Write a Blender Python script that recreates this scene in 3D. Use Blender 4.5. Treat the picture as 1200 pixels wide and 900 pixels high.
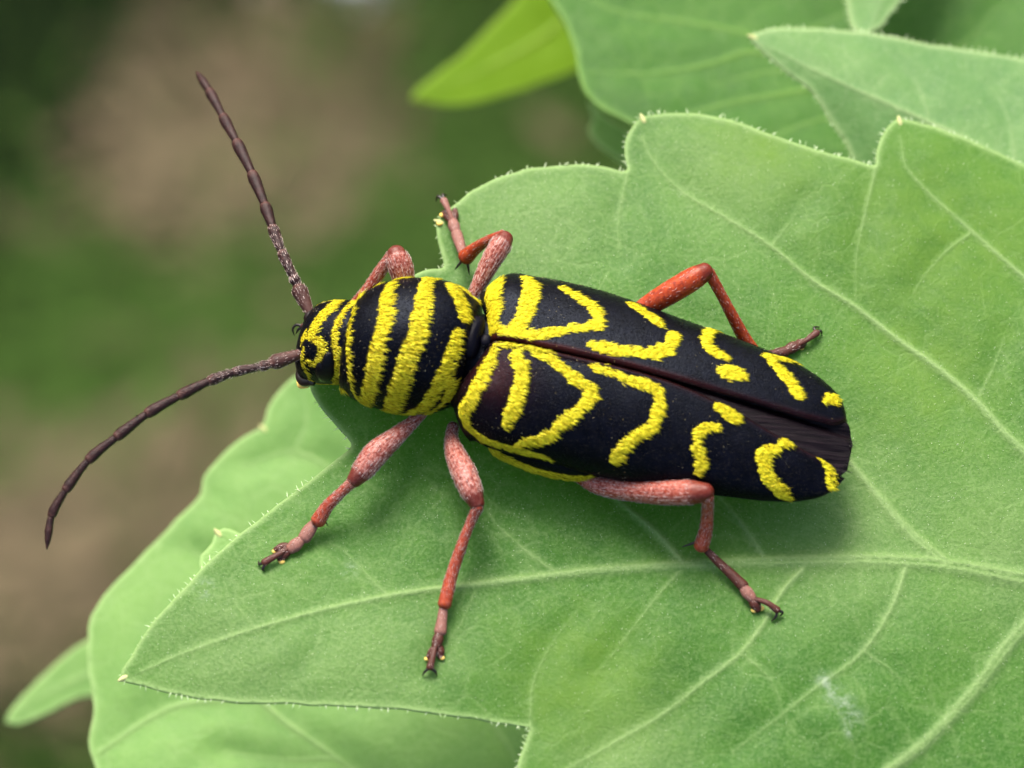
import bpy, math, random
import numpy as np
from mathutils import Vector
from mathutils.geometry import delaunay_2d_cdt

for o in list(bpy.data.objects):
    bpy.data.objects.remove(o)
SC = bpy.context.scene
COL = SC.collection
rng = np.random.default_rng(7)
random.seed(7)

# ------------------------------------------------------------------ camera
# Everything near the beetle is laid out in millimetres around the point FR
# (the leaf surface under the beetle, 0.8 m above the ground).
MM = 0.001
FR = np.array([0.0, 0.0, 0.8])
TH = math.radians(25)
CT, ST = math.cos(TH), math.sin(TH)
DIST, K = 110.0, 33.0                       # focus distance (mm), photo pixels per mm there
CAM = np.array([0, -DIST * ST, DIST * CT])
FV = np.array([0, ST, -CT]); UV = np.array([0, CT, ST]); RV = np.array([1.0, 0, 0])

cd = bpy.data.cameras.new('camera')
cam = bpy.data.objects.new('camera', cd)
COL.objects.link(cam)
cam.location = FR + CAM * MM
cam.rotation_euler = (TH, 0, 0)
cd.sensor_width = 36
cd.lens = 36 * DIST / (1200 / K)
cd.clip_start = 0.005
cd.clip_end = 200
cd.dof.use_dof = True
cd.dof.focus_distance = (DIST - 1.2) * MM
cd.dof.aperture_fstop = cd.lens / 2.3
SC.camera = cam

# ------------------------------------------------------------------ sky, sun, exposure
SUN_EL, SUN_AZ = math.radians(50), math.radians(-14)      # azimuth from +Y towards +X
w = bpy.data.worlds.new('World'); SC.world = w; w.use_nodes = True
nt = w.node_tree; nt.nodes.clear()
sky = nt.nodes.new('ShaderNodeTexSky'); sky.sky_type = 'NISHITA'; sky.sun_disc = False
sky.sun_elevation = SUN_EL; sky.sun_rotation = SUN_AZ
sky.air_density = 1.0; sky.dust_density = 6.0; sky.ozone_density = 1.0
bg = nt.nodes.new('ShaderNodeBackground'); bg.inputs['Strength'].default_value = 0.075
wo = nt.nodes.new('ShaderNodeOutputWorld')
nt.links.new(sky.outputs[0], bg.inputs[0]); nt.links.new(bg.outputs[0], wo.inputs[0])
sl = bpy.data.lights.new('sun', 'SUN'); sl.energy = 1.4; sl.angle = math.radians(26); sl.color = (1, 0.95, 0.86)
so = bpy.data.objects.new('sun', sl); COL.objects.link(so)
so.location = (0, 0.5, 3)
sd = Vector((math.sin(SUN_AZ) * math.cos(SUN_EL), math.cos(SUN_AZ) * math.cos(SUN_EL), math.sin(SUN_EL)))
so.rotation_euler = sd.to_track_quat('Z', 'Y').to_euler()
SC.view_settings.view_transform = 'Standard'
SC.view_settings.look = 'None'
SC.view_settings.gamma = 1.0
SC.view_settings.exposure = 2.0
SC.render.engine = 'CYCLES'

# ------------------------------------------------------------------ helpers
def P(px, py, z=0.0):
    """point (mm) where the ray through a photo pixel meets the height z"""
    d = FV * DIST + RV * (px - 600) / K + UV * (450 - py) / K
    return CAM + d * ((z - CAM[2]) / d[2])

def proj(p):
    q = np.asarray(p) - CAM
    wv = q @ FV
    return np.stack([600 + K * DIST * (q @ RV) / wv, 450 - K * DIST * (q @ UV) / wv], -1)

WORLD = {}        # object -> origin in mm

def place(o, parent, org):
    org = np.asarray(org, float)
    WORLD[o.name] = org
    COL.objects.link(o)
    if parent is None:
        o.location = FR + org * MM
    else:
        o.parent = parent
        o.location = (org - WORLD[parent.name]) * MM

def empty(name, org, label, cat, group=None):
    o = bpy.data.objects.new(name, None); o.empty_display_size = 0.005
    place(o, None, org); o['label'] = label; o['category'] = cat
    if group: o['group'] = group
    return o

def build(name, verts, faces, mat, parent=None, org=None, attrs=None, smooth=True, kind=None, label=None, cat=None):
    """verts in mm; faces: (n,3) or (n,4) array, or a list of those arrays"""
    verts = np.asarray(verts, float)
    if org is None:
        org = WORLD[parent.name] if parent is not None else verts.mean(0)
    org = np.asarray(org, float)
    fl = faces if isinstance(faces, list) else [faces]
    fl = [np.asarray(f, np.int32) for f in fl if len(f)]
    loops = np.concatenate([f.ravel() for f in fl])
    tot = np.concatenate([np.full(len(f), f.shape[1], np.int32) for f in fl])
    start = np.concatenate([[0], np.cumsum(tot)[:-1]]).astype(np.int32)
    me = bpy.data.meshes.new(name)
    me.vertices.add(len(verts)); me.vertices.foreach_set('co', ((verts - org) * MM).astype(np.float32).ravel())
    me.loops.add(len(loops)); me.loops.foreach_set('vertex_index', loops)
    me.polygons.add(len(tot)); me.polygons.foreach_set('loop_start', start); me.polygons.foreach_set('loop_total', tot)
    me.update(calc_edges=True); me.validate()
    if smooth:
        me.polygons.foreach_set('use_smooth', np.ones(len(me.polygons), bool))
    for k, v in (attrs or {}).items():
        a = me.attributes.new(k, 'FLOAT', 'POINT'); a.data.foreach_set('value', np.asarray(v, np.float32))
    me.materials.append(mat)
    o = bpy.data.objects.new(name, me)
    place(o, parent, org)
    if kind: o['kind'] = kind
    if label: o['label'] = label
    if cat: o['category'] = cat
    return o

def catmull(pts, step, closed=False):
    """centripetal-ish Catmull-Rom through points of any dimension, resampled about every `step` (first 3 dims)"""
    p = np.asarray(pts, float)
    n = len(p)
    out = []
    rngk = range(n if closed else n - 1)
    for i in rngk:
        if closed:
            a, b, c, d = p[(i - 1) % n], p[i], p[(i + 1) % n], p[(i + 2) % n]
        else:
            b, c = p[i], p[i + 1]
            a = p[i - 1] if i > 0 else 2 * b - c
            d = p[i + 2] if i + 2 < n else 2 * c - b
        dd = min(3, p.shape[1])
        L = np.linalg.norm((c - b)[:dd])
        t0 = 0.0; t1 = t0 + max(np.linalg.norm((b - a)[:dd]), 1e-6) ** 0.5
        t2 = t1 + max(L, 1e-6) ** 0.5; t3 = t2 + max(np.linalg.norm((d - c)[:dd]), 1e-6) ** 0.5
        m = max(2, int(math.ceil(L / step)) + 1)
        t = np.linspace(t1, t2, m)[:-1, None]
        A1 = (t1 - t) / (t1 - t0) * a + (t - t0) / (t1 - t0) * b
        A2 = (t2 - t) / (t2 - t1) * b + (t - t1) / (t2 - t1) * c
        A3 = (t3 - t) / (t3 - t2) * c + (t - t2) / (t3 - t2) * d
        B1 = (t2 - t) / (t2 - t0) * A1 + (t - t0) / (t2 - t0) * A2
        B2 = (t3 - t) / (t3 - t1) * A2 + (t - t1) / (t3 - t1) * A3
        out.append((t2 - t) / (t2 - t1) * B1 + (t - t1) / (t2 - t1) * B2)
    if not closed:
        out.append(p[-1:])
    return np.concatenate(out)

def seg_dist(q, a, b, wa=None, wb=None):
    """distance of points q (n,d) to the segments a-b (m,d): min over segments of d - w"""
    best = np.full(len(q), 1e9); bt = np.zeros(len(q))
    for i in range(len(a)):
        ab = b[i] - a[i]
        t = np.clip(((q - a[i]) @ ab) / max(ab @ ab, 1e-12), 0, 1)
        d = np.linalg.norm(q - (a[i] + t[:, None] * ab), axis=1)
        wv = 0 if wa is None else wa[i] + (wb[i] - wa[i]) * t
        e = d - wv
        m = e < best
        best[m] = e[m]; bt[m] = (wv if np.isscalar(wv) else wv[m]) if wa is not None else 0
    return best, bt

def inside(q, poly):
    x, y = q[:, 0], q[:, 1]
    r = np.zeros(len(q), bool)
    for i in range(len(poly)):
        x1, y1 = poly[i]; x2, y2 = poly[(i + 1) % len(poly)]
        if y1 == y2: continue
        c = ((y1 > y) != (y2 > y)) & (x < (x2 - x1) * (y - y1) / (y2 - y1) + x1)
        r ^= c
    return r

_h = rng.random((64, 64, 64))
def vnoise(p):
    """smooth value noise, p (n,3) in cells, 0..1"""
    p = np.asarray(p, float)
    i = np.floor(p).astype(int); f = p - i; f = f * f * (3 - 2 * f)
    r = 0
    for a in (0, 1):
        for b in (0, 1):
            for c in (0, 1):
                wgt = (f[:, 0] if a else 1 - f[:, 0]) * (f[:, 1] if b else 1 - f[:, 1]) * (f[:, 2] if c else 1 - f[:, 2])
                r = r + wgt * _h[(i[:, 0] + a) % 64, (i[:, 1] + b) % 64, (i[:, 2] + c) % 64]
    return r

def tube_data(path, sides=18, flat=1.0):
    """path (n,4): x,y,z,r -> verts, quads, tris with rounded ends; also the fraction along"""
    p = np.asarray(path, float)
    c, r = p[:, :3], p[:, 3]
    t = np.gradient(c, axis=0); t /= np.linalg.norm(t, axis=1)[:, None] + 1e-12
    # rounded caps
    def cap(end):
        cc, rr, tt = (c[0], r[0], -t[0]) if end == 0 else (c[-1], r[-1], t[-1])
        ks = (np.array([0.35, 0.7, 0.92]))
        C = cc + tt * (rr * ks * 0.8)[:, None]; Rr = rr * np.sqrt(1 - ks ** 2)
        T = np.repeat((t[0] if end == 0 else t[-1])[None], 3, 0)
        return (C[::-1], Rr[::-1], T) if end == 0 else (C, Rr, T)
    c0, r0, t0 = cap(0); c1, r1, t1 = cap(1)
    c = np.vstack([c0, c, c1]); r = np.concatenate([r0, r, r1]); t = np.vstack([t0, t, t1])
    n = len(c)
    up = np.array([0, 0, 1.0]); 
    if abs(t[0] @ up) > 0.9: up = np.array([0, 1.0, 0])
    v = np.zeros((n, sides, 3))
    ang = np.arange(sides) / sides * 2 * np.pi
    u = up
    for i in range(n):
        u = u - t[i] * (u @ t[i]); u /= np.linalg.norm(u) + 1e-12
        s = np.cross(t[i], u)
        v[i] = c[i] + r[i] * (np.cos(ang)[:, None] * s + flat * np.sin(ang)[:, None] * u)
    verts = v.reshape(-1, 3)
    i, j = np.meshgrid(np.arange(n - 1), np.arange(sides), indexing='ij')
    q = np.stack([i * sides + j, i * sides + (j + 1) % sides, (i + 1) * sides + (j + 1) % sides, (i + 1) * sides + j], -1).reshape(-1, 4)
    a = len(verts)
    verts = np.vstack([verts, c[0] - t[0] * r[0] * .1, c[-1] + t[-1] * r[-1] * .1])
    jj = np.arange(sides)
    tr = np.vstack([np.stack([np.full(sides, a), (jj + 1) % sides, jj], -1),
                    np.stack([np.full(sides, a + 1), (n - 1) * sides + jj, (n - 1) * sides + (jj + 1) % sides], -1)])
    frac = np.concatenate([np.repeat(np.linspace(0, 1, n), sides), [0, 1]])
    return verts, q, tr, frac

class Join:
    def __init__(s): s.v = []; s.f = []; s.a = []; s.n = 0
    def add(s, verts, faces, a=0.0):
        for f in faces: s.f.append(np.asarray(f) + s.n)
        s.v.append(verts); s.a.append(np.full(len(verts), a) if np.isscalar(a) else a); s.n += len(verts)
    def faces(s):
        return [np.concatenate([f for f in s.f if f.shape[1] == k]) for k in (3, 4) if any(f.shape[1] == k for f in s.f)]
    def out(s): return np.concatenate(s.v), s.faces(), np.concatenate(s.a)

def hairs(name, root, nrm, dirv, length, rad, mat, parent, lift=0.35, bend=0.3, shade=None):
    """thin tapered three-sided bristles, all in one mesh"""
    n = len(root)
    dirv = dirv - nrm * np.sum(dirv * nrm, 1)[:, None]
    dirv /= np.linalg.norm(dirv, axis=1)[:, None] + 1e-9
    lift = np.broadcast_to(lift, (n,))[:, None]
    d1 = dirv + nrm * (lift + bend); d1 /= np.linalg.norm(d1, axis=1)[:, None]
    d2 = dirv + nrm * (lift - bend); d2 /= np.linalg.norm(d2, axis=1)[:, None]
    L = np.broadcast_to(length, (n,))[:, None]; r = np.broadcast_to(rad, (n,))[:, None]
    mid = root + d1 * L * .5; tip = mid + d2 * L * .5
    sx = np.cross(dirv, nrm)
    V = np.zeros((n, 7, 3))
    for k in range(3):
        a = 2 * np.pi * k / 3 + .5
        off = (sx * math.cos(a) + nrm * math.sin(a)) * r
        V[:, k] = root + off - d1 * L * .06; V[:, 3 + k] = mid + off * .8
    V[:, 6] = tip
    b = (np.arange(n) * 7)[:, None]
    q = np.concatenate([b + np.array([k, (k + 1) % 3, 3 + (k + 1) % 3, 3 + k]) for k in range(3)])
    t = np.concatenate([b + np.array([3 + k, 3 + (k + 1) % 3, 6]) for k in range(3)])
    sh = np.repeat(rng.random(n) if shade is None else shade, 7)
    return build(name, V.reshape(-1, 3), [t, q], mat, parent, attrs={'shade': sh}, kind='stuff')

# ------------------------------------------------------------------ materials
class NT:
    def __init__(s, name):
        s.m = bpy.data.materials.new(name); s.m.use_nodes = True
        s.t = s.m.node_tree; s.t.nodes.clear()
        s.out = s.t.nodes.new('ShaderNodeOutputMaterial')
        tc = s.n('ShaderNodeTexCoord'); mp = s.n('ShaderNodeMapping'); mp.inputs['Scale'].default_value = (1000,) * 3
        s.l(tc.outputs['Object'], mp.inputs[0]); s.mm = mp.outputs[0]
    def n(s, t, **kw):
        x = s.t.nodes.new(t)
        for k, v in kw.items(): setattr(x, k, v)
        return x
    def l(s, a, b): s.t.links.new(a, b)
    def attr(s, name): return s.n('ShaderNodeAttribute', attribute_name=name).outputs['Fac']
    def noise(s, scale, detail=3, rough=.55, vec=None):
        x = s.n('ShaderNodeTexNoise'); x.inputs['Scale'].default_value = scale; x.inputs['Detail'].default_value = detail
        x.inputs['Roughness'].default_value = rough
        s.l(vec or s.mm, x.inputs['Vector']); return x.outputs['Fac']
    def ramp(s, fac, stops):
        x = s.n('ShaderNodeValToRGB'); e = x.color_ramp.elements
        while len(e) < len(stops): e.new(.5)
        for el, (p, c) in zip(e, stops):
            el.position = p; el.color = (*(c if hasattr(c, '__len__') else (c, c, c)), 1)
        s.l(fac, x.inputs[0]); return x.outputs[0]
    def mix(s, fac, a, b, mode='MIX'):
        x = s.n('ShaderNodeMix', data_type='RGBA', blend_type=mode)
        for i, v in ((0, fac), (6, a), (7, b)):
            if hasattr(v, 'is_linked') or hasattr(v, 'links'): s.l(v, x.inputs[i])
            elif i == 0: x.inputs[0].default_value = v
            else: x.inputs[i].default_value = (*v, 1)
        return x.outputs[2]
    def math(s, op, a, b=0.0):
        x = s.n('ShaderNodeMath', operation=op)
        for i, v in ((0, a), (1, b)):
            if hasattr(v, 'links'): s.l(v, x.inputs[i])
            else: x.inputs[i].default_value = v
        return x.outputs[0]
    def bump(s, h, dist, strength=1.0, normal=None):
        x = s.n('ShaderNodeBump'); x.inputs['Distance'].default_value = dist * MM; x.inputs['Strength'].default_value = strength
        s.l(h, x.inputs['Height'])
        if normal is not None: s.l(normal, x.inputs['Normal'])
        return x.outputs[0]
    def bsdf(s, color, rough, spec=.5, normal=None, **kw):
        x = s.n('ShaderNodeBsdfPrincipled')
        for k, v in (('Base Color', color), ('Roughness', rough), ('Specular IOR Level', spec)):
            if hasattr(v, 'links'): s.l(v, x.inputs[k])
            else: x.inputs[k].default_value = (*v, 1) if hasattr(v, '__len__') else v
        for k, v in kw.items():
            k = k.replace('_', ' ')
            x.inputs[k].default_value = (*v, 1) if hasattr(v, '__len__') else v
        if normal is not None: s.l(normal, x.inputs['Normal'])
        return x
    def end(s, sh):
        s.l(sh.outputs[0], s.out.inputs[0]); return s.m

def leaf_material(name, dark, mid, light, pale, trans=(.25, .5, .05), tfac=.22, bloom_sheen=.5):
    m = NT(name)
    big = m.noise(.16, 3); med = m.noise(1.1, 4, .6); fine = m.noise(9.0, 3, .7)
    c = m.ramp(big, [(.3, dark), (.5, mid), (.72, light)])
    c = m.mix(m.ramp(med, [(.35, 0), (.7, .55)]), c, light)
    c = m.mix(m.ramp(fine, [(.44, .0), (.72, .36)]), c, pale)
    c = m.mix(m.ramp(m.noise(14, 2), [(.3, .45), (.5, 0)]), c, dark)
    # fine net of minor veins
    vo = m.n('ShaderNodeTexVoronoi', feature='DISTANCE_TO_EDGE'); vo.inputs['Scale'].default_value = .75
    wv = m.n('ShaderNodeVectorMath', operation='ADD'); nz = m.n('ShaderNodeTexNoise'); nz.inputs['Scale'].default_value = .9
    m.l(m.mm, nz.inputs['Vector']); m.l(m.mm, wv.inputs[0]); m.l(nz.outputs['Color'], wv.inputs[1]); m.l(wv.outputs[0], vo.inputs['Vector'])
    net = m.ramp(vo.outputs['Distance'], [(0, .20), (.08, 0)])
    netk = m.math('MULTIPLY', net, m.ramp(m.noise(.3, 2), [(.35, .1), (.65, 1)]))
    c = m.mix(netk, c, pale)
    vein = m.attr('vein'); edge = m.attr('edge'); mark = m.attr('mark')
    c = m.mix(m.math('MULTIPLY', m.attr('bloom_sheen'), m.ramp(fine, [(.3, .3), (.7, .75)])), c, tuple(a_ * .62 + b_ * .3 for a_, b_ in zip(pale, light)))  # pale leaf bloom; the upper patches also paint glare into the colour
    c = m.mix(m.math('MULTIPLY', m.attr('ripe'), m.ramp(med, [(.3, .4), (.7, .9)])), c, (.100, .200, .022))
    c = m.mix(m.math('MULTIPLY', vein, m.ramp(fine, [(.3, .6), (.65, 1)])), c, pale)
    c = m.mix(m.math('MULTIPLY', edge, .75), c, tuple(min(1, x * 1.25) for x in pale))
    c = m.mix(m.math('MULTIPLY', mark, m.ramp(m.noise(3.5, 4, .7), [(.42, 0), (.6, .7)])), c, (.30, .38, .28))
    h = m.math('ADD', m.math('MULTIPLY', fine, .5), m.math('MULTIPLY', med, 1.2))
    h = m.math('SUBTRACT', h, m.math('MULTIPLY', netk, 1.0))
    b = m.bump(h, .10, .55)
    rough = m.ramp(m.noise(5, 3), [(.3, .42), (.7, .62)])
    p = m.bsdf(c, rough, .17, b, Sheen_Weight=bloom_sheen * .08, Sheen_Roughness=.5, Sheen_Tint=(.85, 1, .85))
    t = m.n('ShaderNodeBsdfTranslucent'); t.inputs[0].default_value = (*trans, 1); m.l(b, t.inputs['Normal'])
    x = m.n('ShaderNodeMixShader'); x.inputs[0].default_value = tfac
    m.l(p.outputs[0], x.inputs[1]); m.l(t.outputs[0], x.inputs[2])
    return m.end(x)

GREEN = leaf_material('leaf_green', (.021, .090, .009), (.036, .128, .014), (.066, .176, .020), (.25, .37, .14), (.14, .36, .03), .30)
PALE = leaf_material('leaf_pale_green', (.060, .155, .045), (.082, .19, .055), (.115, .23, .065), (.27, .37, .17), (.16, .36, .05), .25)
SOFT = leaf_material('leaf_soft_green', (.105, .235, .055), (.135, .28, .068), (.17, .32, .08), (.28, .41, .16), (.2, .42, .06), .30)
DEEP = leaf_material('leaf_deep_green', (.020, .085, .007), (.028, .11, .009), (.042, .135, .013), (.15, .27, .06), (.12, .3, .02), .25, 0)
LIME = leaf_material('leaf_yellow_green', (.10, .22, .003), (.125, .26, .004), (.15, .29, .006), (.22, .35, .04), (.35, .5, .01), .35, .2)

def simple(name, col, rough, spec=.5, nscale=6, var=.3, bump=.01, **kw):
    m = NT(name)
    f = m.noise(nscale, 4)
    c = m.mix(f, tuple(x * (1 - var) for x in col), tuple(min(1, x * (1 + var)) for x in col))
    b = m.bump(m.noise(nscale * 3, 3), bump)
    return m.end(m.bsdf(c, rough, spec, b, **kw))

def cuticle_material(name):
    m = NT(name)
    y = m.attr('yellow'); br = m.attr('brown')
    blk = m.ramp(m.noise(2.5, 3), [(.3, (.0008, .0008, .0014)), (.7, (.0022, .0024, .0050))])
    blk = m.mix(br, blk, (.06, .012, .008))
    yel = m.ramp(m.noise(17, 3, .7), [(.40, (.05, .035, .002)), (.52, (.32, .25, .004)), (.7, (.62, .54, .012))])
    c = m.mix(y, blk, yel)
    vp = m.n('ShaderNodeTexVoronoi'); vp.inputs['Scale'].default_value = 11; m.l(m.mm, vp.inputs['Vector'])
    pit = m.ramp(vp.outputs['Distance'], [(.0, 0), (.28, 1)])
    h = m.math('ADD', m.math('MULTIPLY', m.noise(16, 3, .65), .8), m.math('MULTIPLY', pit, .55))
    b = m.bump(h, .03, .8)
    r = m.ramp(m.math('ADD', y, m.math('MULTIPLY', m.noise(1.2, 5, .7), .45)), [(0, .20), (.35, .34), (1, .8)])
    return m.end(m.bsdf(c, r, .085, b, Specular_Tint=(.62, .74, 1.0)))
CUT = cuticle_material('beetle_cuticle')

def shade_material(name, lo, hi, rough=.5, spec=.4, **kw):
    m = NT(name)
    c = m.mix(m.attr('shade'), lo, hi)
    return m.end(m.bsdf(c, rough, spec, **kw))
YHAIR = shade_material('yellow_hair', (.60, .46, .003), (.93, .88, .035), .45, .25)
BHAIR = shade_material('black_hair', (.001, .001, .001), (.010, .009, .010), .35, .12)
WHAIR = shade_material('pale_leg_hair', (.44, .31, .28), (.74, .64, .60), .45, .3)
LHAIR = shade_material('leaf_hair', (.30, .44, .18), (.62, .74, .46), .4, .4)
POLLEN = shade_material('pollen', (.55, .40, .08), (.80, .72, .48), .6, .3)

def leg_material():
    m = NT('leg_cuticle')
    t = m.attr('tone'); k = m.attr('dark')
    red = m.ramp(m.noise(7, 4, .7), [(.3, (.15, .013, .003)), (.55, (.34, .040, .006)), (.8, (.46, .10, .016))])
    pink = m.ramp(m.noise(8, 4, .7), [(.40, (.12, .016, .011)), (.52, (.32, .11, .085)), (.68, (.48, .29, .25))])
    c = m.mix(t, pink, red)
    c = m.mix(k, c, (.085, .010, .005))
    b = m.bump(m.noise(10, 3, .7), .022)
    return m.end(m.bsdf(c, .35, .25, b))
LEG = leg_material()
ANT = NT('antenna_cuticle')
_c = ANT.ramp(ANT.noise(5, 4, .7), [(.3, (.010, .003, .003)), (.6, (.030, .009, .008)), (.85, (.09, .035, .028))])
_c = ANT.mix(ANT.attr('tone'), _c, (.13, .055, .042))
ANT = ANT.end(ANT.bsdf(_c, .38, .25, ANT.bump(ANT.noise(13, 3, .7), .04)))
FOOT = simple('foot_brown', (.060, .014, .008), .4, .3, 9, .5, .02)
FOOTP = simple('foot_mauve', (.20, .085, .065), .5, .3, 9, .5, .02)
CLAW = simple('claw_dark', (.012, .006, .005), .3, .5)
PAD = simple('pad_yellow', (.75, .52, .12), .7, .3)
EYE = simple('eye_black', (.002, .002, .004), .16, .16, 18, .3, .012)
SCUT = simple('scutellum_black', (.002, .002, .005), .4, .05, 8, .3, .006)
TIPM = simple('leaf_tip_cream', (.42, .44, .18), .5, .3, 4, .2)
STEM = simple('stem_green', (.11, .22, .06), .5, .4, 1, .3, .05)

# ------------------------------------------------------------------ ground and background
GZ = -800.0
def gp(px, py): return P(px, py, GZ)
m = NT('soil')
_n = m.noise(.012, 5, .6); _n2 = m.noise(.12, 4, .6)
c = m.ramp(_n, [(.32, (.018, .014, .009)), (.5, (.035, .027, .019)), (.7, (.055, .043, .032))])
c = m.mix(m.ramp(_n2, [(.3, .5), (.6, 0)]), c, (.04, .032, .022))
SOIL = m.end(m.bsdf(c, .9, .2, m.bump(_n2, 6)))
# one sheet reaching the horizon, finer near the plant
xs = np.concatenate([-np.geomspace(60000, 900, 14), np.linspace(-800, 800, 81), np.geomspace(900, 60000, 14)])
gx, gy = np.meshgrid(xs, xs + 400, indexing='ij')
gv = np.stack([gx, gy, np.full_like(gx, GZ)], -1).reshape(-1, 3)
gv[:, 2] += (vnoise(gv * [.012, .012, 0] + 3.3) - .5) * 12 + (vnoise(gv * [.04, .04, 0] + 8.1) - .5) * 5
n = len(xs)
i, j = np.meshgrid(np.arange(n - 1), np.arange(n - 1), indexing='ij')
gq = np.stack([i * n + j, (i + 1) * n + j, (i + 1) * n + j + 1, i * n + j + 1], -1).reshape(-1, 4)
o = build('ground', gv, gq, SOIL, org=(0, 0, GZ)); o['kind'] = 'structure'

GRASS = shade_material('grass_blade', (.003, .008, .002), (.055, .110, .020), .8, .05)
LITTER = shade_material('dead_leaf', (.024, .018, .010), (.118, .094, .056), .9, .05)
def blades(spots):
    """spots: px, py, radius px, count, darkness -> ribbons of grass"""
    Vs, Fs, A, k = [], [], [], 0
    for (px, py, rp, cnt, sh) in spots:
        for _ in range(cnt):
            a = random.gauss(0, 1); b = random.gauss(0, 1)
            r = gp(px + a * rp, py + b * rp * .8); L = random.uniform(22, 60); wd = random.uniform(1.2, 2.6)
            az = random.uniform(0, 6.283); d = np.array([math.cos(az), math.sin(az), 0]); s = np.array([-d[1], d[0], 0])
            le = random.uniform(.4, 1.1)
            for q in range(4):
                f = q / 3
                c_ = r + d * L * f * (.35 + .65 * f) * le + np.array([0, 0, 1]) * (L * (f * .9 - .45 * f * f) * 1.0 - 2)
                ww = wd * (1 - f) ** .7 + .08
                Vs += [c_ - s * ww, c_ + np.array([0, 0, -.25 * ww]), c_ + s * ww]
            for q in range(3):
                for e in (0, 1):
                    Fs.append((k + 3 * q + e, k + 3 * q + e + 1, k + 3 * q + e + 4, k + 3 * q + e + 3))
            A += [min(1, max(0, sh + random.uniform(-.25, .25)))] * 12; k += 12
    return np.array(Vs), np.array(Fs), A
gs = [(220, 420, 65, 950, .85), (90, 420, 50, 520, .75), (200, 320, 130, 420, .75), (440, 180, 70, 520, .62), (120, 560, 110, 260, .75), (60, 740, 80, 140, .7), (330, 410, 50, 620, .8), (450, 350, 55, 760, .72), (600, 190, 70, 620, .65), (520, 200, 60, 420, .62),
      (690, 170, 60, 240, .42), (480, 120, 40, 110, .35), (20, 330, 30, 120, .2), (10, 190, 34, 800, .0), (50, 50, 55, 1100, .0), (150, 0, 40, 420, .05), (220, -10, 40, 160, .05),
      (60, 480, 50, 130, .5), (70, 870, 45, 320, .42), (300, 470, 40, 120, .45), (560, 30, 40, 200, .3), (330, 90, 30, 40, .3), (170, 150, 14, 40, .3)]
gs += [(random.uniform(-1800, 3000), random.uniform(-1500, 2400), 120, 90, random.uniform(.2, .8)) for _ in range(40)]
gs = [g for g in gs[:23]] + [g for g in gs[23:] if not (-250 < g[0] < 900 and -250 < g[1] < 1100)]
v, f, a = blades(gs)
o = build('grass', v, f, GRASS, org=(0, 0, GZ), attrs={'shade': a}, kind='stuff', label='blurred green grass tufts on the soil far below the leaf', cat='grass')
Vs, Fs, A, k = [], [], [], 0
def litter(px, py, rp, cnt, sh):
    global k
    for _ in range(int(cnt * 1.9)):
        ax_, ay_ = px + random.gauss(0, 1) * rp, py + random.gauss(0, 1) * rp * .8
        if ax_ < 110 and ay_ < 300 and random.random() < .85: continue      # the dense dark tuft grows here
        r = gp(ax_, ay_) + np.array([0, 0, random.uniform(3, 22)])
        L = random.uniform(6, 15); W = L * random.uniform(.25, .45); az = random.uniform(0, 6.283)
        d = np.array([math.cos(az), math.sin(az), random.uniform(-.2, .2)]); s = np.array([-d[1], d[0], random.uniform(-.3, .3)])
        cu = random.uniform(.1, .5)
        for q in range(5):
            f_ = q / 4 * 2 - 1; ww = W * (1 - f_ * f_) ** .7 + .2
            for e in (-1, 0, 1):
                Vs.append(r + d * L * f_ + s * ww * e + np.array([0, 0, cu * (L * .3 * f_ * f_ + ww * .5 * abs(e))]))
        for q in range(4):
            for e in (0, 1): Fs.append((k + 3 * q + e, k + 3 * q + e + 1, k + 3 * q + e + 4, k + 3 * q + e + 3))
        A.extend([min(1, max(0, sh + random.uniform(-.3, .3)))] * 15); k += 15
for a_ in [(170, 220, 55, 320, .75), (270, 220, 65, 380, .9), (250, 120, 50, 170, .6), (390, 230, 40, 120, .7), (390, 110, 50, 80, .5), (100, 250, 40, 60, .4), (430, 170, 40, 60, .5),
           (60, 660, 70, 240, .85), (150, 600, 60, 170, .85), (240, 530, 45, 80, .7), (30, 770, 60, 120, .8), (390, 480, 40, 60, .6), (600, 450, 900, 500, .5)]:
    litter(*a_)
build('leaf_litter', np.array(Vs), np.array(Fs), LITTER, org=(0, 0, GZ), attrs={'shade': A}, kind='stuff', label='blurred brown dead leaves scattered over the soil', cat='dead leaves')

def stone(px, py, rad, mat, label, seed):
    u, v_ = np.meshgrid(np.linspace(0, np.pi, 17), np.arange(28) / 28 * 2 * np.pi, indexing='ij')
    d = np.stack([np.sin(u) * np.cos(v_), np.sin(u) * np.sin(v_), np.cos(u)], -1).reshape(-1, 3)
    r = 1 + .5 * (vnoise(d * 1.6 + seed) - .5) + .16 * (vnoise(d * 5 + seed) - .5)
    c_ = gp(px, py) + np.array([0, 0, rad * .3])
    v = c_ + d * r[:, None] * rad * [1.15, .9, .6]
    i, j = np.meshgrid(np.arange(16), np.arange(28), indexing='ij')
    q = np.stack([i * 28 + j, (i + 1) * 28 + j, (i + 1) * 28 + (j + 1) % 28, i * 28 + (j + 1) % 28], -1).reshape(-1, 4)
    o = build('stone', v, q, mat, org=c_ - [0, 0, rad * .3], label=label, cat='stone')
stone(325, 5, 16, simple('stone_pink', (.30, .22, .18), .8, .3, .1, .3, .5), 'blurred pale pinkish stone on the soil beyond the raised antenna', 2.2)
stone(445, -12, 15, simple('stone_blue_grey', (.42, .46, .54), .7, .3, .1, .2, .5), 'blurred pale bluish grey stone on the soil behind the bright lime leaf', 5.7)

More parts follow.
